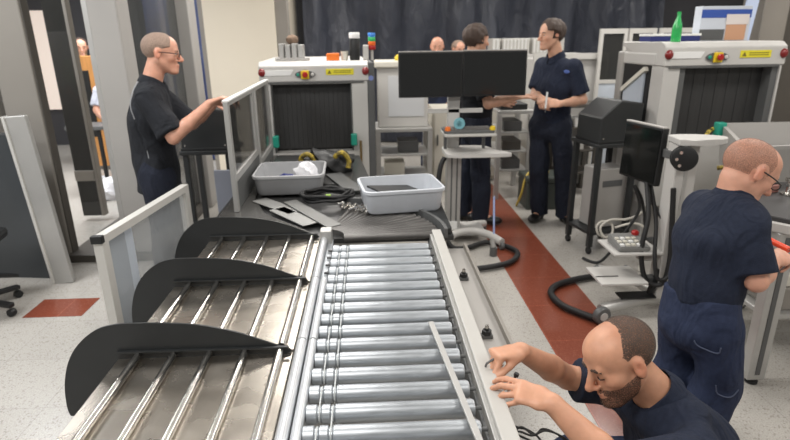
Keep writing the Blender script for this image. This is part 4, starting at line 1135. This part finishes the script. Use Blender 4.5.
for x, z, l_ in ((.40, .60, 0), (.25, .30, 1)):
    tag(box('stored_box', None, (x-.1, 5.85, .471 if l_ == 0 else .221), (x+.12, 6.1, .60 if l_ == 0 else .36), CREAM if l_ else GREYD, .008, loc=(x, 5.97, .471 if l_ == 0 else .221)), ['dark box on the upper shelf of the bench rack', 'cream box on the lower shelf of the bench rack'][l_], 'box')
for x in (.47, .66):
    pass
for i, x in enumerate((.33, .48)):
    tag(blob('yellow_grip', (x, 5.95, 1.452), (.05, .05, .045), YEL, 40+i, ['yellow handle on the cream housing, left of two', 'yellow handle on the cream housing, right of two'][i], 'handle'), group='yellow handles on the housing')
def cabinet(label, lo, hi, m, name='storage_cabinet', door=True):
    t = thing(name, label, 'cabinet', ((lo[0]+hi[0])/2, (lo[1]+hi[1])/2, 0), 0, 'pale cabinets along the back')
    box('cabinet_body', t, (lo[0], lo[1]+.02, .02), (hi[0], hi[1], hi[2]), m, .008)
    if door:
        d = box('cabinet_door', t, (lo[0]+.02, lo[1], .06), (hi[0]-.02, lo[1]+.02, hi[2]-.04), m, .006)
        box('door_handle', d, (lo[0]+.05, lo[1]-.02, hi[2]*.55), (lo[0]+.065, lo[1], hi[2]*.55+.12), GREYD, .003)
    return t
cabinet('low cream cabinet under the left monitor of the operator stand', (.70, 6.1), (1.0, 6.6, .90), CREAM)
cabinet('low cream cabinet between the man in a black T-shirt and the grey rack', (1.30, 6.35), (1.50, 6.8, .90), CREAM)
cabinet('long cream cabinet carrying the row of ribbed metal bins', (1.52, 7.0), (2.75, 7.5, 1.44), GREYL)
for i, (x0, x1) in enumerate(((1.55, 1.65), (1.68, 2.02), (2.06, 2.46))):
    t = thing('metal_bin', ['narrow grey metal bin on the long cabinet', 'ribbed grey metal bin in the middle of the row on the long cabinet', 'ribbed grey metal bin behind the standing man\'s head'][i], 'metal bin', ((x0+x1)/2, 7.2, 1.44), 0, 'ribbed metal bins on the long cabinet')
    box('bin_body', t, (x0, 7.08, 1.441), (x1, 7.36, 1.63), ALUL, .006)
    n = max(2, int((x1-x0)/.045))
    for k in range(n): box('rib', t, (x0+.012+k*.045, 7.068, 1.46), (x0+.03+k*.045, 7.08, 1.615), WHITE, .002)
r2 = rack('tall grey open rack left of the standing man in navy', (1.30, 5.55), (1.68, 6.15), .94, (.72, .52, .32), ALU)
for i, z in enumerate((.721, .521, .321)):
    tag(box('stored_box', None, (1.38, 5.62, z), (1.58, 5.95, z+.10), (GREYD, TAUPED, GREYD)[i], .008, loc=(1.48, 5.8, z)), ['dark box on the top shelf of the tall rack', 'brown box on the middle shelf of the tall rack', 'dark box on the bottom shelf of the tall rack'][i], 'box')
tag(box('tray_case', None, (1.34, 5.6, .941), (1.62, 5.9, 1.0), BLACKM, .008, loc=(1.48, 5.75, .941)), 'black tray case on top of the tall grey rack', 'case')
gp2 = thing('framed_panel_unit', 'large grey unit with a framed front panel behind the standing man in navy', 'panel unit', (2.2, 6.2, 0))
box('unit_body', gp2, (1.80, 6.05, .02), (2.56, 6.5, 1.42), GREYL, .01)
bm = frame_bm(1.77, 2.59, .75, 1.475, (.06, .10, .06, .06), 6.0, 6.05); obj('panel_frame', bm, ALUL, gp2)
for x in (1.83, 2.50): lathe('frame_knob', gp2, [(.02, 0), (.02, .015)], (x, 6.0, 1.37), BLACKM, 14, axis=(0, -1, 0))
rk3 = rack('grey rack of white connectors between the standing man and the black cart', (1.98, 5.62), (2.42, 5.97), .98, (.74, .50, .26), TAUPED)
for i in range(5):
    z = (.741, .741, .501, .501, .261)[i]; x = (2.06, 2.20, 2.08, 2.22, 2.14)[i]
    tag(box('stored_box', None, (x-.05, 5.66, z), (x+.05, 5.81, z+.10), WHITE if i != 3 else GREYL, .006, loc=(x, 5.73, z)), ['white box at the left of the rack\'s top shelf behind the black cart', 'white box at the right of the rack\'s top shelf behind the black cart', 'white box at the left of the rack\'s middle shelf', 'pale grey box at the right of the rack\'s middle shelf', 'white box on the lowest shelf of the rack behind the cart'][i], 'box')
cs_ = thing('equipment_case', 'dark grey green case on the floor behind the standing man in navy', 'case', (1.78, 5.3, 0))
DG = mat('dark_green_grey', (64, 70, 66), .5, noise=.05)
box('case_body', cs_, (1.54, 5.16, .0), (2.0, 5.5, .27), DG, .015); box('case_lid', cs_, (1.535, 5.155, .27), (2.005, 5.505, .33), DG, .015)
for x in (1.64, 1.90): box('case_latch', cs_, (x-.02, 5.145, .24), (x+.02, 5.158, .30), GREYD, .003)
tag(tube('yellow_cable', None, [(1.48, 5.30, .01), (1.50, 5.22, .15), (1.54, 5.25, .30), (1.60, 5.3, .355), (1.70, 5.32, .345), (1.80, 5.33, .345)], .012, mat('dull_yellow_cable', (196, 170, 74), .5), 8, loc=(1.5, 5.25, 0)), 'yellow cable draped over the dark green case', 'cable')
# three framed panels in a row beyond the right scanner
for i, (x, l_) in enumerate(((2.44, 'silver framed panel beyond the right scanner, leftmost of three'), (2.75, 'silver framed panel beyond the right scanner, middle of three'), (3.08, 'silver framed panel beyond the right scanner, rightmost of three'))):
    t = thing('framed_screen', l_, 'framed panel', (x+.14, 5.95, 0), 0, 'silver framed panels beyond the right scanner')
    wd_ = .29 if i < 2 else .52
    bm = frame_bm(x, x+wd_, .0, 1.72, (.035, .035, .05, .05), 5.93, 5.97); f = obj('frame', bm, ALUL, t)
    box('mid_rail', t, (x+.03, 5.935, 1.16), (x+wd_-.03, 5.965, 1.20), ALUL, .003)
    box('upper_pane', t, (x+.03, 5.945, 1.2), (x+wd_-.03, 5.955, 1.67), GLASSD, .001)
    box('lower_pane', t, (x+.03, 5.945, .05), (x+wd_-.03, 5.955, 1.16), FROST, .001)
pb = dirbox('banner_board', None, (4.12, 6.35, .0), (4.40, 6.45, 2.4), .13, .03, mat('pale_blue_board', (190, 204, 232), .4), .004, up=(.2, 1, 0), loc=(4.12, 6.35, 0)); tag(pb, 'pale blue board leaning beside the brown pillar', 'board')
bk_ = box('dark_cabinet', None, (3.7, 6.75, 0), (4.5, 7.2, .85), TAUPED, .01, loc=(4.1, 6.9, 0)); tag(bk_, 'dark cabinet under the pale blue board by the pillar', 'cabinet')

# ------------------------------------------------------------------ right lane
ps_ = thing('pedestal_stand', 'pale grey pedestal with a T shaped head behind the man leaning over the bench', 'stand', (1.79, 2.98, 0))
cl = box('column', ps_, (1.735, 2.97, .10), (1.865, 3.08, 1.07), GREYL, .008)
box('column_groove', cl, (1.79, 2.965, .16), (1.81, 2.972, 1.0), ALU, .001)
prism('head_plate', ps_, smooth_path([(1.715, 2.93, 1.07), (1.80, 2.90, 1.07), (1.95, 2.92, 1.07), (2.02, 2.98, 1.07), (1.98, 3.05, 1.07), (1.85, 3.10, 1.07), (1.73, 3.09, 1.07)], 3), (0, 0, .035), GREYL, .004)
jn = lathe('arm_joint', ps_, [(0, 0), (.066, 0), (.07, .006), (.07, .045), (.06, .05), (0, .05)], (1.755, 2.945, 1.0), BLACKM, 24, axis=(-.35, -1, 0))
for k in range(6):
    a = k*PI/3; lathe('joint_bolt', jn, [(.009, 0), (.009, .008)], (1.755-.0175+.042*math.cos(a), 2.895+.01, 1.0+.042*math.sin(a)), CHROME, 10, axis=(-.35, -1, 0))
dirbox('monitor_arm', ps_, (1.755, 2.97, 1.0), (1.755, 3.28, .98), .05, .05, GREYD, .006)
pts = [(1.80, 3.02, .085), (1.66, 2.98, .10), (1.50, 2.94, .09), (1.37, 2.91, .075)]
tube('base_arm', ps_, pts, .036, ALU, 12)
tube('base_arm', ps_, [(1.80, 3.02, .085), (1.74, 3.25, .10), (1.60, 3.50, .08)], .034, ALU, 12)
tube('base_arm', ps_, [(1.80, 3.02, .085), (2.05, 3.05, .09), (2.3, 3.0, .075)], .034, ALU, 12)
box('foot_pad', ps_, (1.50, 2.93, .128), (1.72, 3.02, .14), BLACKM, .004)
for p in ((1.365, 2.875), (1.60, 3.5), (2.3, 3.0)):
    cwh = lathe('caster', ps_, [(0, -.022), (.049, -.022), (.056, -.013), (.056, .013), (.049, .022), (0, .022)], (p[0], p[1], .057), GREYD, 20, axis=(.25, -1, 0))
    lathe('caster_hub', cwh, [(0, -.026), (.026, -.026), (.026, .026), (0, .026)], (p[0], p[1], .057), GREYL, 14, axis=(.25, -1, 0))
dirbox('brace', ps_, (1.70, 2.99, .12), (1.80, 2.99, .48), .035, .03, BLACKM, .004)
box('keypad_shelf', ps_, (1.44, 2.96, .40), (1.74, 3.22, .415), GREYL, .004)
box('shelf_bracket', ps_, (1.62, 3.0, .35), (1.74, 3.06, .40), GREY, .004)
lt_ = box('lower_tray', ps_, (1.355, 2.90, .235), (1.64, 3.16, .252), GREYL, .004)
box('tray_slot', lt_, (1.36, 3.00, .252), (1.50, 3.012, .2535), BLACKM, 0)
box('tray_arm', ps_, (1.60, 2.99, .215), (1.76, 3.05, .24), GREYD, .004)
kp = thing('keypad', 'grey keypad with white buttons and a red knob on the pedestal shelf', 'keypad', (1.57, 3.08, .415))
bm = bmesh.new(); add_prism(bm, [(1.48, 2.985, .416), (1.48, 2.985, .445), (1.48, 3.17, .475), (1.48, 3.17, .416)], (.19, 0, 0)); bmesh.ops.bevel(bm, geom=bm.edges[:], offset=.006, segments=2, affect='EDGES'); obj('keypad_case', bm, mat('keypad_grey', (122, 122, 120), .5), kp)
for r in range(3):
    for c in range(4):
        bm = bmesh.new(); z_ = .4475+.0062*r; add_box(bm, (1.505+c*.035, 3.015+r*.04, z_+.005), (.024, .026, .014), 0, .003); obj('key', bm, CREAM if (r+c) % 3 else WHITE, kp)
lathe('red_knob', kp, [(0, 0), (.022, 0), (.024, .02), (.015, .03), (0, .03)], (1.645, 3.15, .465), RED, 18)
mr = monitor('dark monitor turned side-on on the pedestal behind the leaning man', (1.672, 3.285, .785), .35, .35, math.radians(-79), math.radians(-2))
HOSES = [([(1.70, 3.2, .80), (1.66, 3.05, .62), (1.62, 3.0, .42), (1.66, 2.98, .24), (1.74, 2.94, .22), (1.77, 2.94, .36), (1.75, 2.94, .60), (1.73, 2.95, .82)], .015, 'thick black cable looping below the side-on monitor'),
         ([(1.73, 3.22, .80), (1.71, 3.05, .60), (1.68, 2.95, .40), (1.70, 2.92, .27), (1.76, 2.92, .28), (1.785, 2.94, .40), (1.76, 3.0, .56), (1.715, 3.16, .70), (1.71, 3.22, .80)], .012, 'thin black cable looping below the side-on monitor'),
         ([(1.86, 3.62, .03), (1.78, 3.55, .03), (1.60, 3.50, .03), (1.40, 3.44, .03), (1.25, 3.36, .03), (1.175, 3.24, .03), (1.19, 3.08, .03), (1.26, 2.97, .03), (1.34, 2.88, .03)], .022, 'black hose curving over the red floor strip to the caster')]
for p, r, l_ in HOSES: tag(tube('hose', None, p, r, RUBBER, 10, loc=(p[4][0], p[4][1], 0)), l_, 'hose')
CABW = mat('pale_cable', (196, 192, 182), .5)
for p, l_ in (([(1.76, 3.86, .19), (1.72, 3.85, .22), (1.71, 3.86, .28), (1.76, 3.87, .31), (1.82, 3.85, .29), (1.82, 3.83, .22), (1.76, 3.82, .20), (1.73, 3.84, .27), (1.80, 3.84, .33), (1.92, 3.82, .34), (2.02, 3.80, .40), (2.10, 3.78, .50)], 'pale cable coiled at the foot of the black cart'),
              ([(1.80, 3.75, .30), (1.92, 3.72, .34), (2.0, 3.70, .30), (1.97, 3.66, .18), (1.95, 3.6, .01)], 'pale cable hanging between the cart and the pedestal')):
    tag(tube('pale_cable', None, p, .009, CABW, 8, loc=(p[0][0], p[0][1], 0)), l_, 'cable')
tag(tube('black_cable', None, [(1.62, 3.85, .02), (1.72, 3.75, .03), (1.85, 3.72, .25), (1.95, 3.72, .45), (1.90, 3.74, .62), (1.98, 3.75, .50), (2.02, 3.72, .25), (2.0, 3.7, .01)], .011, RUBBER, 8, loc=(1.85, 3.75, 0)), 'black cable arching behind the keypad shelf', 'cable')
# infeed trough in front of the right scanner
hp = thing('infeed_trough', 'grey infeed trough with raised sides in front of the right scanner', 'conveyor', (2.75, 3.3, 0))
rim = [(2.43, 3.68), (2.10, 2.98), (2.16, 2.90), (3.4, 3.02), (3.5, 3.75), (2.50, 3.76)]
cx_, cy_ = 2.75, 3.38
bm = bmesh.new()
def loop(k, z): return [bm.verts.new((cx_+(x-cx_)*k, cy_+(y-cy_)*k, z)) for x, y in rim]
lps = [loop(.95, .80), loop(1.0, 1.04), loop(1.0, 1.06), loop(.94, 1.06), loop(.84, .90)]
for a, b in zip(lps, lps[1:]):
    for k in range(6): bm.faces.new((a[k], a[(k+1) % 6], b[(k+1) % 6], b[k]))
bm.faces.new(lps[0][::-1]); bm.faces.new(lps[-1])
obj('trough_shell', bm, GREY, hp)
prism('trough_belt', hp, [(cx_+(x-cx_)*.82, cy_+(y-cy_)*.82, .905) for x, y in rim], (0, 0, .004), GREYD, 0)
for x, y in ((2.35, 3.2), (2.6, 3.62), (3.3, 3.1), (3.35, 3.6)):
    lg = box('leg', hp, (x-.03, y-.03, .02), (x+.03, y+.03, .82), TAUPE, .004)
    lathe('foot', lg, [(.035, 0), (.035, .012), (.014, .02), (.014, .04)], (x, y, 0), BLACKM, 14)
tl = box('trough_latch', hp, (2.36, 3.60, .98), (2.42, 3.66, 1.085), TEAL, .008)
tube('trough_strap', hp, [(2.28, 3.60, 1.0), (2.33, 3.64, 1.03), (2.40, 3.68, 1.04)], .014, YB, 8)
tag(tube('webbing_strap', None, [(2.10, 3.15, .885), (2.16, 3.10, .90), (2.20, 3.02, .885), (2.16, 2.92, .88)], .014, YB, 8, loc=(2.15, 3.05, .87)), 'yellow and black strap lying on the bench behind the leaning man', 'strap')
# work bench on the right
wb = thing('work_bench', 'dark topped bench on grey legs that the leaning man works on', 'bench', (2.4, 2.6, 0))
top = [(1.815, 2.29), (1.87, 2.22), (3.1, 2.14), (3.3, 2.86), (2.08, 2.86)]
prism('bench_top', wb, [(x, y, .845) for x, y in top], (0, 0, .022), mat('bench_top_dark', (58, 57, 57), .45, 0, noise=.08, nscale=6), .004)
prism('bench_edge', wb, [(2.5+(x-2.5)*1.02, 2.55+(y-2.55)*1.05, .80) for x, y in top], (0, 0, .045), GREYL, .004)
for x, y in ((1.875, 2.255), (3.15, 2.2), (2.12, 2.82), (3.2, 2.82)):
    lg = box('leg', wb, (x-.045, y-.03, .03), (x+.045, y+.03, .80), ALU, .005)
    box('leg_groove', lg, (x-.012, y-.033, .06), (x+.012, y-.029, .78), GREYD, .001)
    lathe('leveller', lg, [(.028, 0), (.03, .012), (.012, .02), (.012, .04)], (x, y, 0), BLACKM, 14)
box('bench_shelf', wb, (1.95, 2.34, .30), (3.15, 2.80, .325), ALU, .004)
box('bench_stretcher', wb, (1.88, 2.30, .46), (1.92, 2.80, .50), ALU, .004)
for i, (x, y, z, s_) in enumerate(((2.15, 2.5, .326, .12), (2.5, 2.5, .326, .16), (2.15, 2.52, .447, .06))):
    tag(box('stored_box', None, (x-.14, y-.12, z), (x+.14, y+.12, z+s_), (TAUPE, GREYD, CREAM)[i], .006, loc=(x, y, z)), ['brown box on the shelf under the dark bench, left end', 'dark box on the shelf under the dark bench', 'cream tray on top of the brown box under the bench'][i], 'box')
bx1 = thing('small_box', 'small brown pink box on the dark bench before the leaning man', 'box', (2.07, 2.68, .867))
bm = bmesh.new(); add_box(bm, (2.07, 2.68, .887), (.10, .07, .04), .25, .004); obj('box_body', bm, PINK, bx1)
bm = bmesh.new(); add_box(bm, (2.07, 2.68, .909), (.08, .05, .003), .25, .001); obj('box_label', bm, mat('dark_pink', (110, 70, 66), .6), bx1)
tl_ = thing('metal_fitting', 'chrome fitting standing on the dark bench at the right edge', 'fitting', (2.15, 2.62, .867))
lathe('fitting_base', tl_, [(0, 0), (.04, 0), (.042, .012), (.02, .018), (.016, .07), (.03, .075), (.03, .09), (0, .092)], (2.14, 2.60, .867), CHROME, 20)
cyl('fitting_pin', tl_, (2.11, 2.60, .92), (2.17, 2.60, .92), .008, GREYD, 10)

# ------------------------------------------------------------------ people
mx = np.maximum
def crop(front=.035, slope=.55, low=-.075, side=.03, ear=.032):
    def r(x, y, z):
        a = x-(front-slope*mx(z-.045, 0)) if slope >= 0 else x-(front+slope*mx(z-.045, 0))
        b = (low+.35*mx(x+.03, 0))-z
        c = np.where(z < .035, x-side, -1); c = mx(c, np.where(z < -.028, x+.034, -1))
        e = ear-np.sqrt((x+.006)**2+(np.abs(y)-.082)**2+((z+.008)*.85)**2)
        return mx(mx(mx(a, b), c), e)
    return r
def beard_r(x, y, z):
    a = z-(-.030-.26*x); b = -.118-z; c = -.002-x
    lips = 1-np.sqrt(((x-.098)/.03)**2+(y/.021)**2+((z+.071)/.0105)**2)
    return mx(mx(mx(a, b), c), lips*.01)

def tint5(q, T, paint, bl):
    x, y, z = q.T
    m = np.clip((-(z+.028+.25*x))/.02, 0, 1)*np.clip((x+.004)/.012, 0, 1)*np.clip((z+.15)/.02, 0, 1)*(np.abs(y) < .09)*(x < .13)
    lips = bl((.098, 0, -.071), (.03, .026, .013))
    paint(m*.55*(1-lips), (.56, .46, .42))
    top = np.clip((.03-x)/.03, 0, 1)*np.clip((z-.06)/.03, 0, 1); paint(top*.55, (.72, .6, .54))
# kneeling man at the white rail, facing left
man5 = person('man in navy polo with short brown beard crouching at the white rail in the foreground',
    dict(pel=(1.06, 1.42, .20), chs=(.97, 1.41, .42), nck=(.868, 1.40, .598), sL=(.90, 1.205, .535), sR=(.83, 1.585, .505),
         eL=(.625, 1.075, .60), eR=(.665, 1.60, .53), wL=(.462, 1.200, .735), wR=(.440, 1.435, .748),
         hL=(1.04, 1.32, .20), hR=(1.04, 1.52, .20), kL=(.72, 1.24, .36), kR=(.74, 1.66, .12), aL=(.92, 1.28, .09), aR=(1.12, 1.62, .09), fL=(-1, 0, 0), fR=(-.6, .1, 0)),
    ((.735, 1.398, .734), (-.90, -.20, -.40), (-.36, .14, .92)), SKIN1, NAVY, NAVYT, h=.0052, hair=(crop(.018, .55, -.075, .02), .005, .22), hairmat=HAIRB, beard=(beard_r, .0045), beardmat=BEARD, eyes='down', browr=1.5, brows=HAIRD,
    hs=1.06, hands={'L': ((-.84, .40, .16), (.12, -.30, .95), [(14, 26, 16), (20, 30, 18), (30, 38, 24), (40, 44, 28)], (.72, .55, -.62), 10),
           'R': ((-.88, -.25, .06), (-.1, .15, .97), [(58, 62, 35), (66, 70, 40), (70, 74, 45), (74, 76, 45)], (.82, .25, -.50), 20)},
    sleeve=.80, hem=.08, seed=3, loose=.016, tintfn=tint5)
# man leaning over the bench at right, back to us
man4 = person('shaven headed man in navy polo and glasses leaning over the dark bench at right',
    dict(pel=(1.262, 1.84, .64), chs=(1.285, 1.88, .92), nck=(1.345, 1.895, 1.075), sR=(1.325, 1.755, 1.015), sL=(1.315, 2.03, 1.005),
         eR=(1.352, 1.70, .825), eL=(1.37, 2.13, .885), wR=(1.525, 1.85, .838), wL=(1.535, 2.11, .895),
         hR=(1.285, 1.75, .60), hL=(1.25, 1.92, .60), kR=(1.335, 1.76, .34), kL=(1.28, 1.95, .34), aR=(1.24, 1.74, .085), aL=(1.17, 1.93, .085), fR=(.95, .3, 0), fL=(.95, .3, 0)),
    ((1.388, 1.900, 1.180), (.86, -.06, -.50), (.48, .06, .87)), SKIN2, NAVY, NAVYT, h=.007, hair=(crop(.03, .3), .0022, .2), hairmat=HAIRS, glasses=True, brows=HAIRS,
    hands={'R': ((.85, .50, .02), (.2, -.35, .9), 'grip', (.7, .6, -.35), 25), 'L': ((.86, -.35, -.35), (.3, .1, .9), [(50, 55, 35)]*4, (.7, .5, -.4), 25)},
    sleeve=.82, hem=-.04, seed=8, belly=.0, build=.88, loose=.011)
# man in black holding the side screen
man1 = person('grey haired man in black shirt and glasses holding the top of the side screen',
    dict(pel=(-1.37, 3.50, .90), chs=(-1.365, 3.50, 1.20), nck=(-1.33, 3.51, 1.41), sR=(-1.305, 3.345, 1.34), sL=(-1.38, 3.67, 1.34),
         eR=(-1.175, 3.31, 1.105), eL=(-1.18, 3.70, 1.13), wR=(-.962, 3.40, 1.295), wL=(-.985, 3.60, 1.275),
         hR=(-1.345, 3.40, .86), hL=(-1.395, 3.60, .86), kR=(-1.33, 3.39, .47), kL=(-1.37, 3.62, .47), aR=(-1.37, 3.38, .085), aL=(-1.42, 3.64, .085), fR=(.95, .2, 0), fL=(.95, .3, 0)),
    ((-1.252, 3.525, 1.588), (.97, .20, -.12), (.12, .02, 1)), SKIN2, BLKC, DKTR, h=.007, hair=(crop(.062, .25, -.085, .02), .006, .3), hairmat=HAIRG, glasses=True, brows=HAIRG,
    hands={'R': ((.92, .05, .35), (-.25, .1, .95), [(20, 35, 40)]*4, (.6, .5, -.55), 30), 'L': ((.95, -.15, .18), (-.1, 0, 1), [(20, 35, 40)]*4, (.6, .5, -.5), 30)},
    sleeve=.86, hem=.16, untuck=True, seed=11, belly=.0, collar=True, loose=.015, build=.95)
sh = [c for c in man1.children if c.name.startswith('shirt')][0]
def piping(pts, dy=0): tube('piping', sh, pts, .0035, LINE, 6)
piping([(-1.358, 3.375, 1.43), (-1.373, 3.315, 1.375), (-1.388, 3.29, 1.30), (-1.383, 3.305, 1.22)])
piping([(-1.358, 3.345, 1.13), (-1.353, 3.345, 1.0), (-1.343, 3.352, .88), (-1.338, 3.36, .78)])
# man in navy polo, standing
man3 = person('dark haired man in navy polo with chest emblem standing and holding a small tool',
    dict(pel=(1.60, 4.79, .93), chs=(1.605, 4.79, 1.23), nck=(1.60, 4.79, 1.485), sL=(1.705, 4.63, 1.405), sR=(1.535, 4.93, 1.405),
         eL=(1.795, 4.60, 1.14), eR=(1.455, 4.85, 1.16), wL=(1.57, 4.50, 1.125), wR=(1.44, 4.62, 1.165),
         hL=(1.67, 4.73, .90), hR=(1.53, 4.86, .90), kL=(1.74, 4.73, .48), kR=(1.54, 4.83, .48), aL=(1.79, 4.77, .085), aR=(1.58, 4.86, .085), fL=(.1, -1, 0), fR=(-.6, -.7, 0)),
    ((1.535, 4.765, 1.665), (-.96, -.28, -.04), (-.04, -.01, 1)), SKIN3, NAVY, DKTR, h=.008, hair=(crop(.070, .14, -.108, .024, .016), .022, .9), hairmat=HAIRD, brows=HAIRD, lumps=.005,
    hands={'L': ((-.92, .1, .05), (.05, -.75, .6), 'grip', (.7, .6, -.35), 25), 'R': ((-.15, -.75, -.25), (-.55, -.35, .75), 'grip', (.7, .5, -.4), 25)},
    sleeve=.80, hem=.0, seed=21, loose=.015, build=.95)
sh = [c for c in man3.children if c.name.startswith('shirt')][0]
def badge(parent, name, p, r, m):
    ok, q, n, i = parent.closest_point_on_mesh(V(p)-OFF[parent.name]); n = n.normalized()
    x = V((0, 0, 1)).cross(n).normalized(); y = n.cross(x)
    return ball(name, parent, q+OFF[parent.name]+n*.001, (r[0], r[1], .0035), m, rot=Matrix((x, y, n)).transposed())
tag(badge(sh, 'chest_emblem', (1.61, 4.58, 1.365), (.030, .016), mat('emblem_blue', (84, 108, 176), .7)), 'small blue chest emblem')
# man in black T-shirt behind the monitors
man2 = person('dark haired man in black T-shirt standing behind the two monitors',
    dict(pel=(.95, 4.83, .93), chs=(.935, 4.80, 1.22), nck=(.90, 4.79, 1.46), sR=(.93, 4.62, 1.385), sL=(.90, 4.97, 1.385),
         eR=(.985, 4.56, 1.125), eL=(1.0, 5.05, 1.13), wR=(1.215, 4.55, 1.180), wL=(1.18, 4.95, 1.10),
         hR=(.965, 4.75, .90), hL=(.94, 4.93, .90), kR=(.985, 4.76, .48), kL=(.90, 4.95, .48), aR=(1.0, 4.77, .085), aL=(.86, 4.93, .085), fR=(1, -.25, 0), fL=(.6, -.6, 0)),
    ((.915, 4.79, 1.632), (.90, .40, -.05), (.05, 0, 1)), SKIN3, BLKC, DKTR, h=.008, hair=(crop(.064, .15, -.118, .020, .012), .022, .9), hairmat=HAIRD, brows=HAIRD, lumps=.005,
    hands={'R': ((.98, 0, .06), (0, -.3, .95), 'flat', (.8, .5, -.2), 10)}, sleeve=.80, hem=.0, seed=31, loose=.014, collar=False)
def seam(parent, name, pts, r, m):
    off = OFF[parent.name]; out = []
    for p in smooth_path(pts, 4):
        ok, q, n, i = parent.closest_point_on_mesh(V(p)-off); out.append(q+n*r*.5+off)
    return tube(name, parent, out, r, m, 6, smooth=False)
tr4 = [c for c in man4.children if c.name.startswith('trousers')][0]
SEAMM = mat('pale_seam', (78, 86, 108), .8)
seam(tr4, 'pocket_flap', [(1.13, 1.68, .57), (1.14, 1.66, .545), (1.20, 1.64, .54), (1.235, 1.64, .548), (1.24, 1.64, .572)], .0028, SEAMM)
seam(tr4, 'pocket_flap', [(1.25, 1.66, .40), (1.27, 1.66, .37), (1.33, 1.66, .36), (1.36, 1.67, .39)], .0028, SEAMM)
# two men far behind the monitors, and two seen through the booth
def far(label, x, y, top, f, sk, shirt, tr, hair, hm, seed, h=.011):
    s = top/1.76; f = nrm((f[0], f[1], 0)); l = np.cross((0, 0, 1), f)
    p = lambda a, b, z: tuple(np.array((x, y, 0))+f*a+l*b+np.array((0, 0, z*s)))
    return person(label, dict(pel=p(0, 0, .94), chs=p(0, 0, 1.22), nck=p(-.01, 0, 1.47), sL=p(0, .19, 1.40), sR=p(0, -.19, 1.40), eL=p(.02, .25, 1.12), eR=p(.02, -.25, 1.12), wL=p(.16, .20, .95), wR=p(.16, -.20, .95),
        hL=p(0, .09, .9), hR=p(0, -.09, .9), kL=p(.02, .10, .48), kR=p(.02, -.10, .48), aL=p(0, .11, .085), aR=p(0, -.11, .085), fL=f, fR=f),
        (p(.03, 0, 1.64), tuple(f*.98-np.array((0, 0, .15))), (0, 0, 1)), sk, shirt, tr, h=h, hair=hair, hairmat=hm, seed=seed, hem=.0)
far('bald man in a dark blue shirt behind the left monitor', .85, 7.0, 1.66, (-.1, -1), SKIN2, NAVY, NAVYT, None, None, 41)
far('grey haired man far back between the two monitors', 1.24, 7.9, 1.60, (.4, -1), SKIN2, NAVY, DKTR, (crop(.05, .25), .012, .5), HAIRG, 42)
far('man in a pale coat seen through the scanner booth', -3.10, 7.0, 1.36, (.6, -.8), SKIN2, WCOAT, DKTR, (crop(.05, .25), .012, .5), HAIRB, 43)
far('man in a yellow green vest behind the wooden partition', -3.86, 7.9, 1.70, (.5, -.9), SKIN2, cloth('hi_vis_vest', (150, 180, 70)), DKTR, (crop(.05, .25), .012, .5), HAIRD, 44)

# ------------------------------------------------------------------ small tools in hands and by the rail
hk = thing('hex_key', 'thin dark hex key in the crouching man\'s far hand', 'tool', (.36, 1.40, .74))
tube('key_shaft', hk, [(.40, 1.415, .765), (.372, 1.405, .755), (.335, 1.39, .742), (.328, 1.388, .738), (.324, 1.386, .728)], .0035, GREYD, 6)
for i, (p, l_) in enumerate((((.392, 1.325, .722), 'short black bolt standing by the rail between the man\'s hands'), ((.452, 1.345, .655), 'black bolt lying beside the crouching man\'s near wrist'))):
    bm = bmesh.new(); a = V(p); add_tube(bm, [a-V((.006, .0, .03)), a+V((.006, 0, .012)), a+V((.007, 0, .013)), a+V((.010, 0, .022))], [.004, .004, .0075, .0075], 10)
    tag(obj('black_bolt', bm, BLACKM, None, (p[0], p[1], p[2]-.03), True), l_, 'bolt')
wb_ = thing('wire_bundle', 'tangle of thin black wires hanging below the white rail', 'wires', (.41, 1.16, .60))
rg = random.Random(4)
for k in range(5):
    a = V((.362, 1.20+.012*k, .63)); pts = [a]
    for j in range(5): a = a+V((.022+rg.uniform(-.01, .012), rg.uniform(-.03, .02), rg.uniform(-.025, .02))); pts.append(a)
    tube('wire', wb_, pts, .003, RUBBER, 6)
box('connector', wb_, (.40, 1.13, .60), (.435, 1.165, .625), BLACKM, .003)
sd = thing('screwdriver', 'red handled screwdriver in the leaning man\'s hand', 'screwdriver', (1.64, 1.97, .81))
cyl('screwdriver_handle', sd, (1.615, 2.035, .858), (1.640, 1.930, .846), .0125, mat('red_orange_handle', (226, 72, 34), .35), 14)
cyl('blade', sd, (1.640, 1.930, .846), (1.656, 1.865, .838), .004, CHROME, 8)
pn = thing('small_tool', 'slim white tool in the standing man\'s hands', 'tool', (1.46, 4.5, 1.12))
cyl('tool_shaft', pn, (1.452, 4.505, 1.09), (1.460, 4.515, 1.22), .008, WHITE, 10); cyl('tool_tip', pn, (1.451, 4.504, 1.06), (1.452, 4.505, 1.09), .004, CHROME, 8)
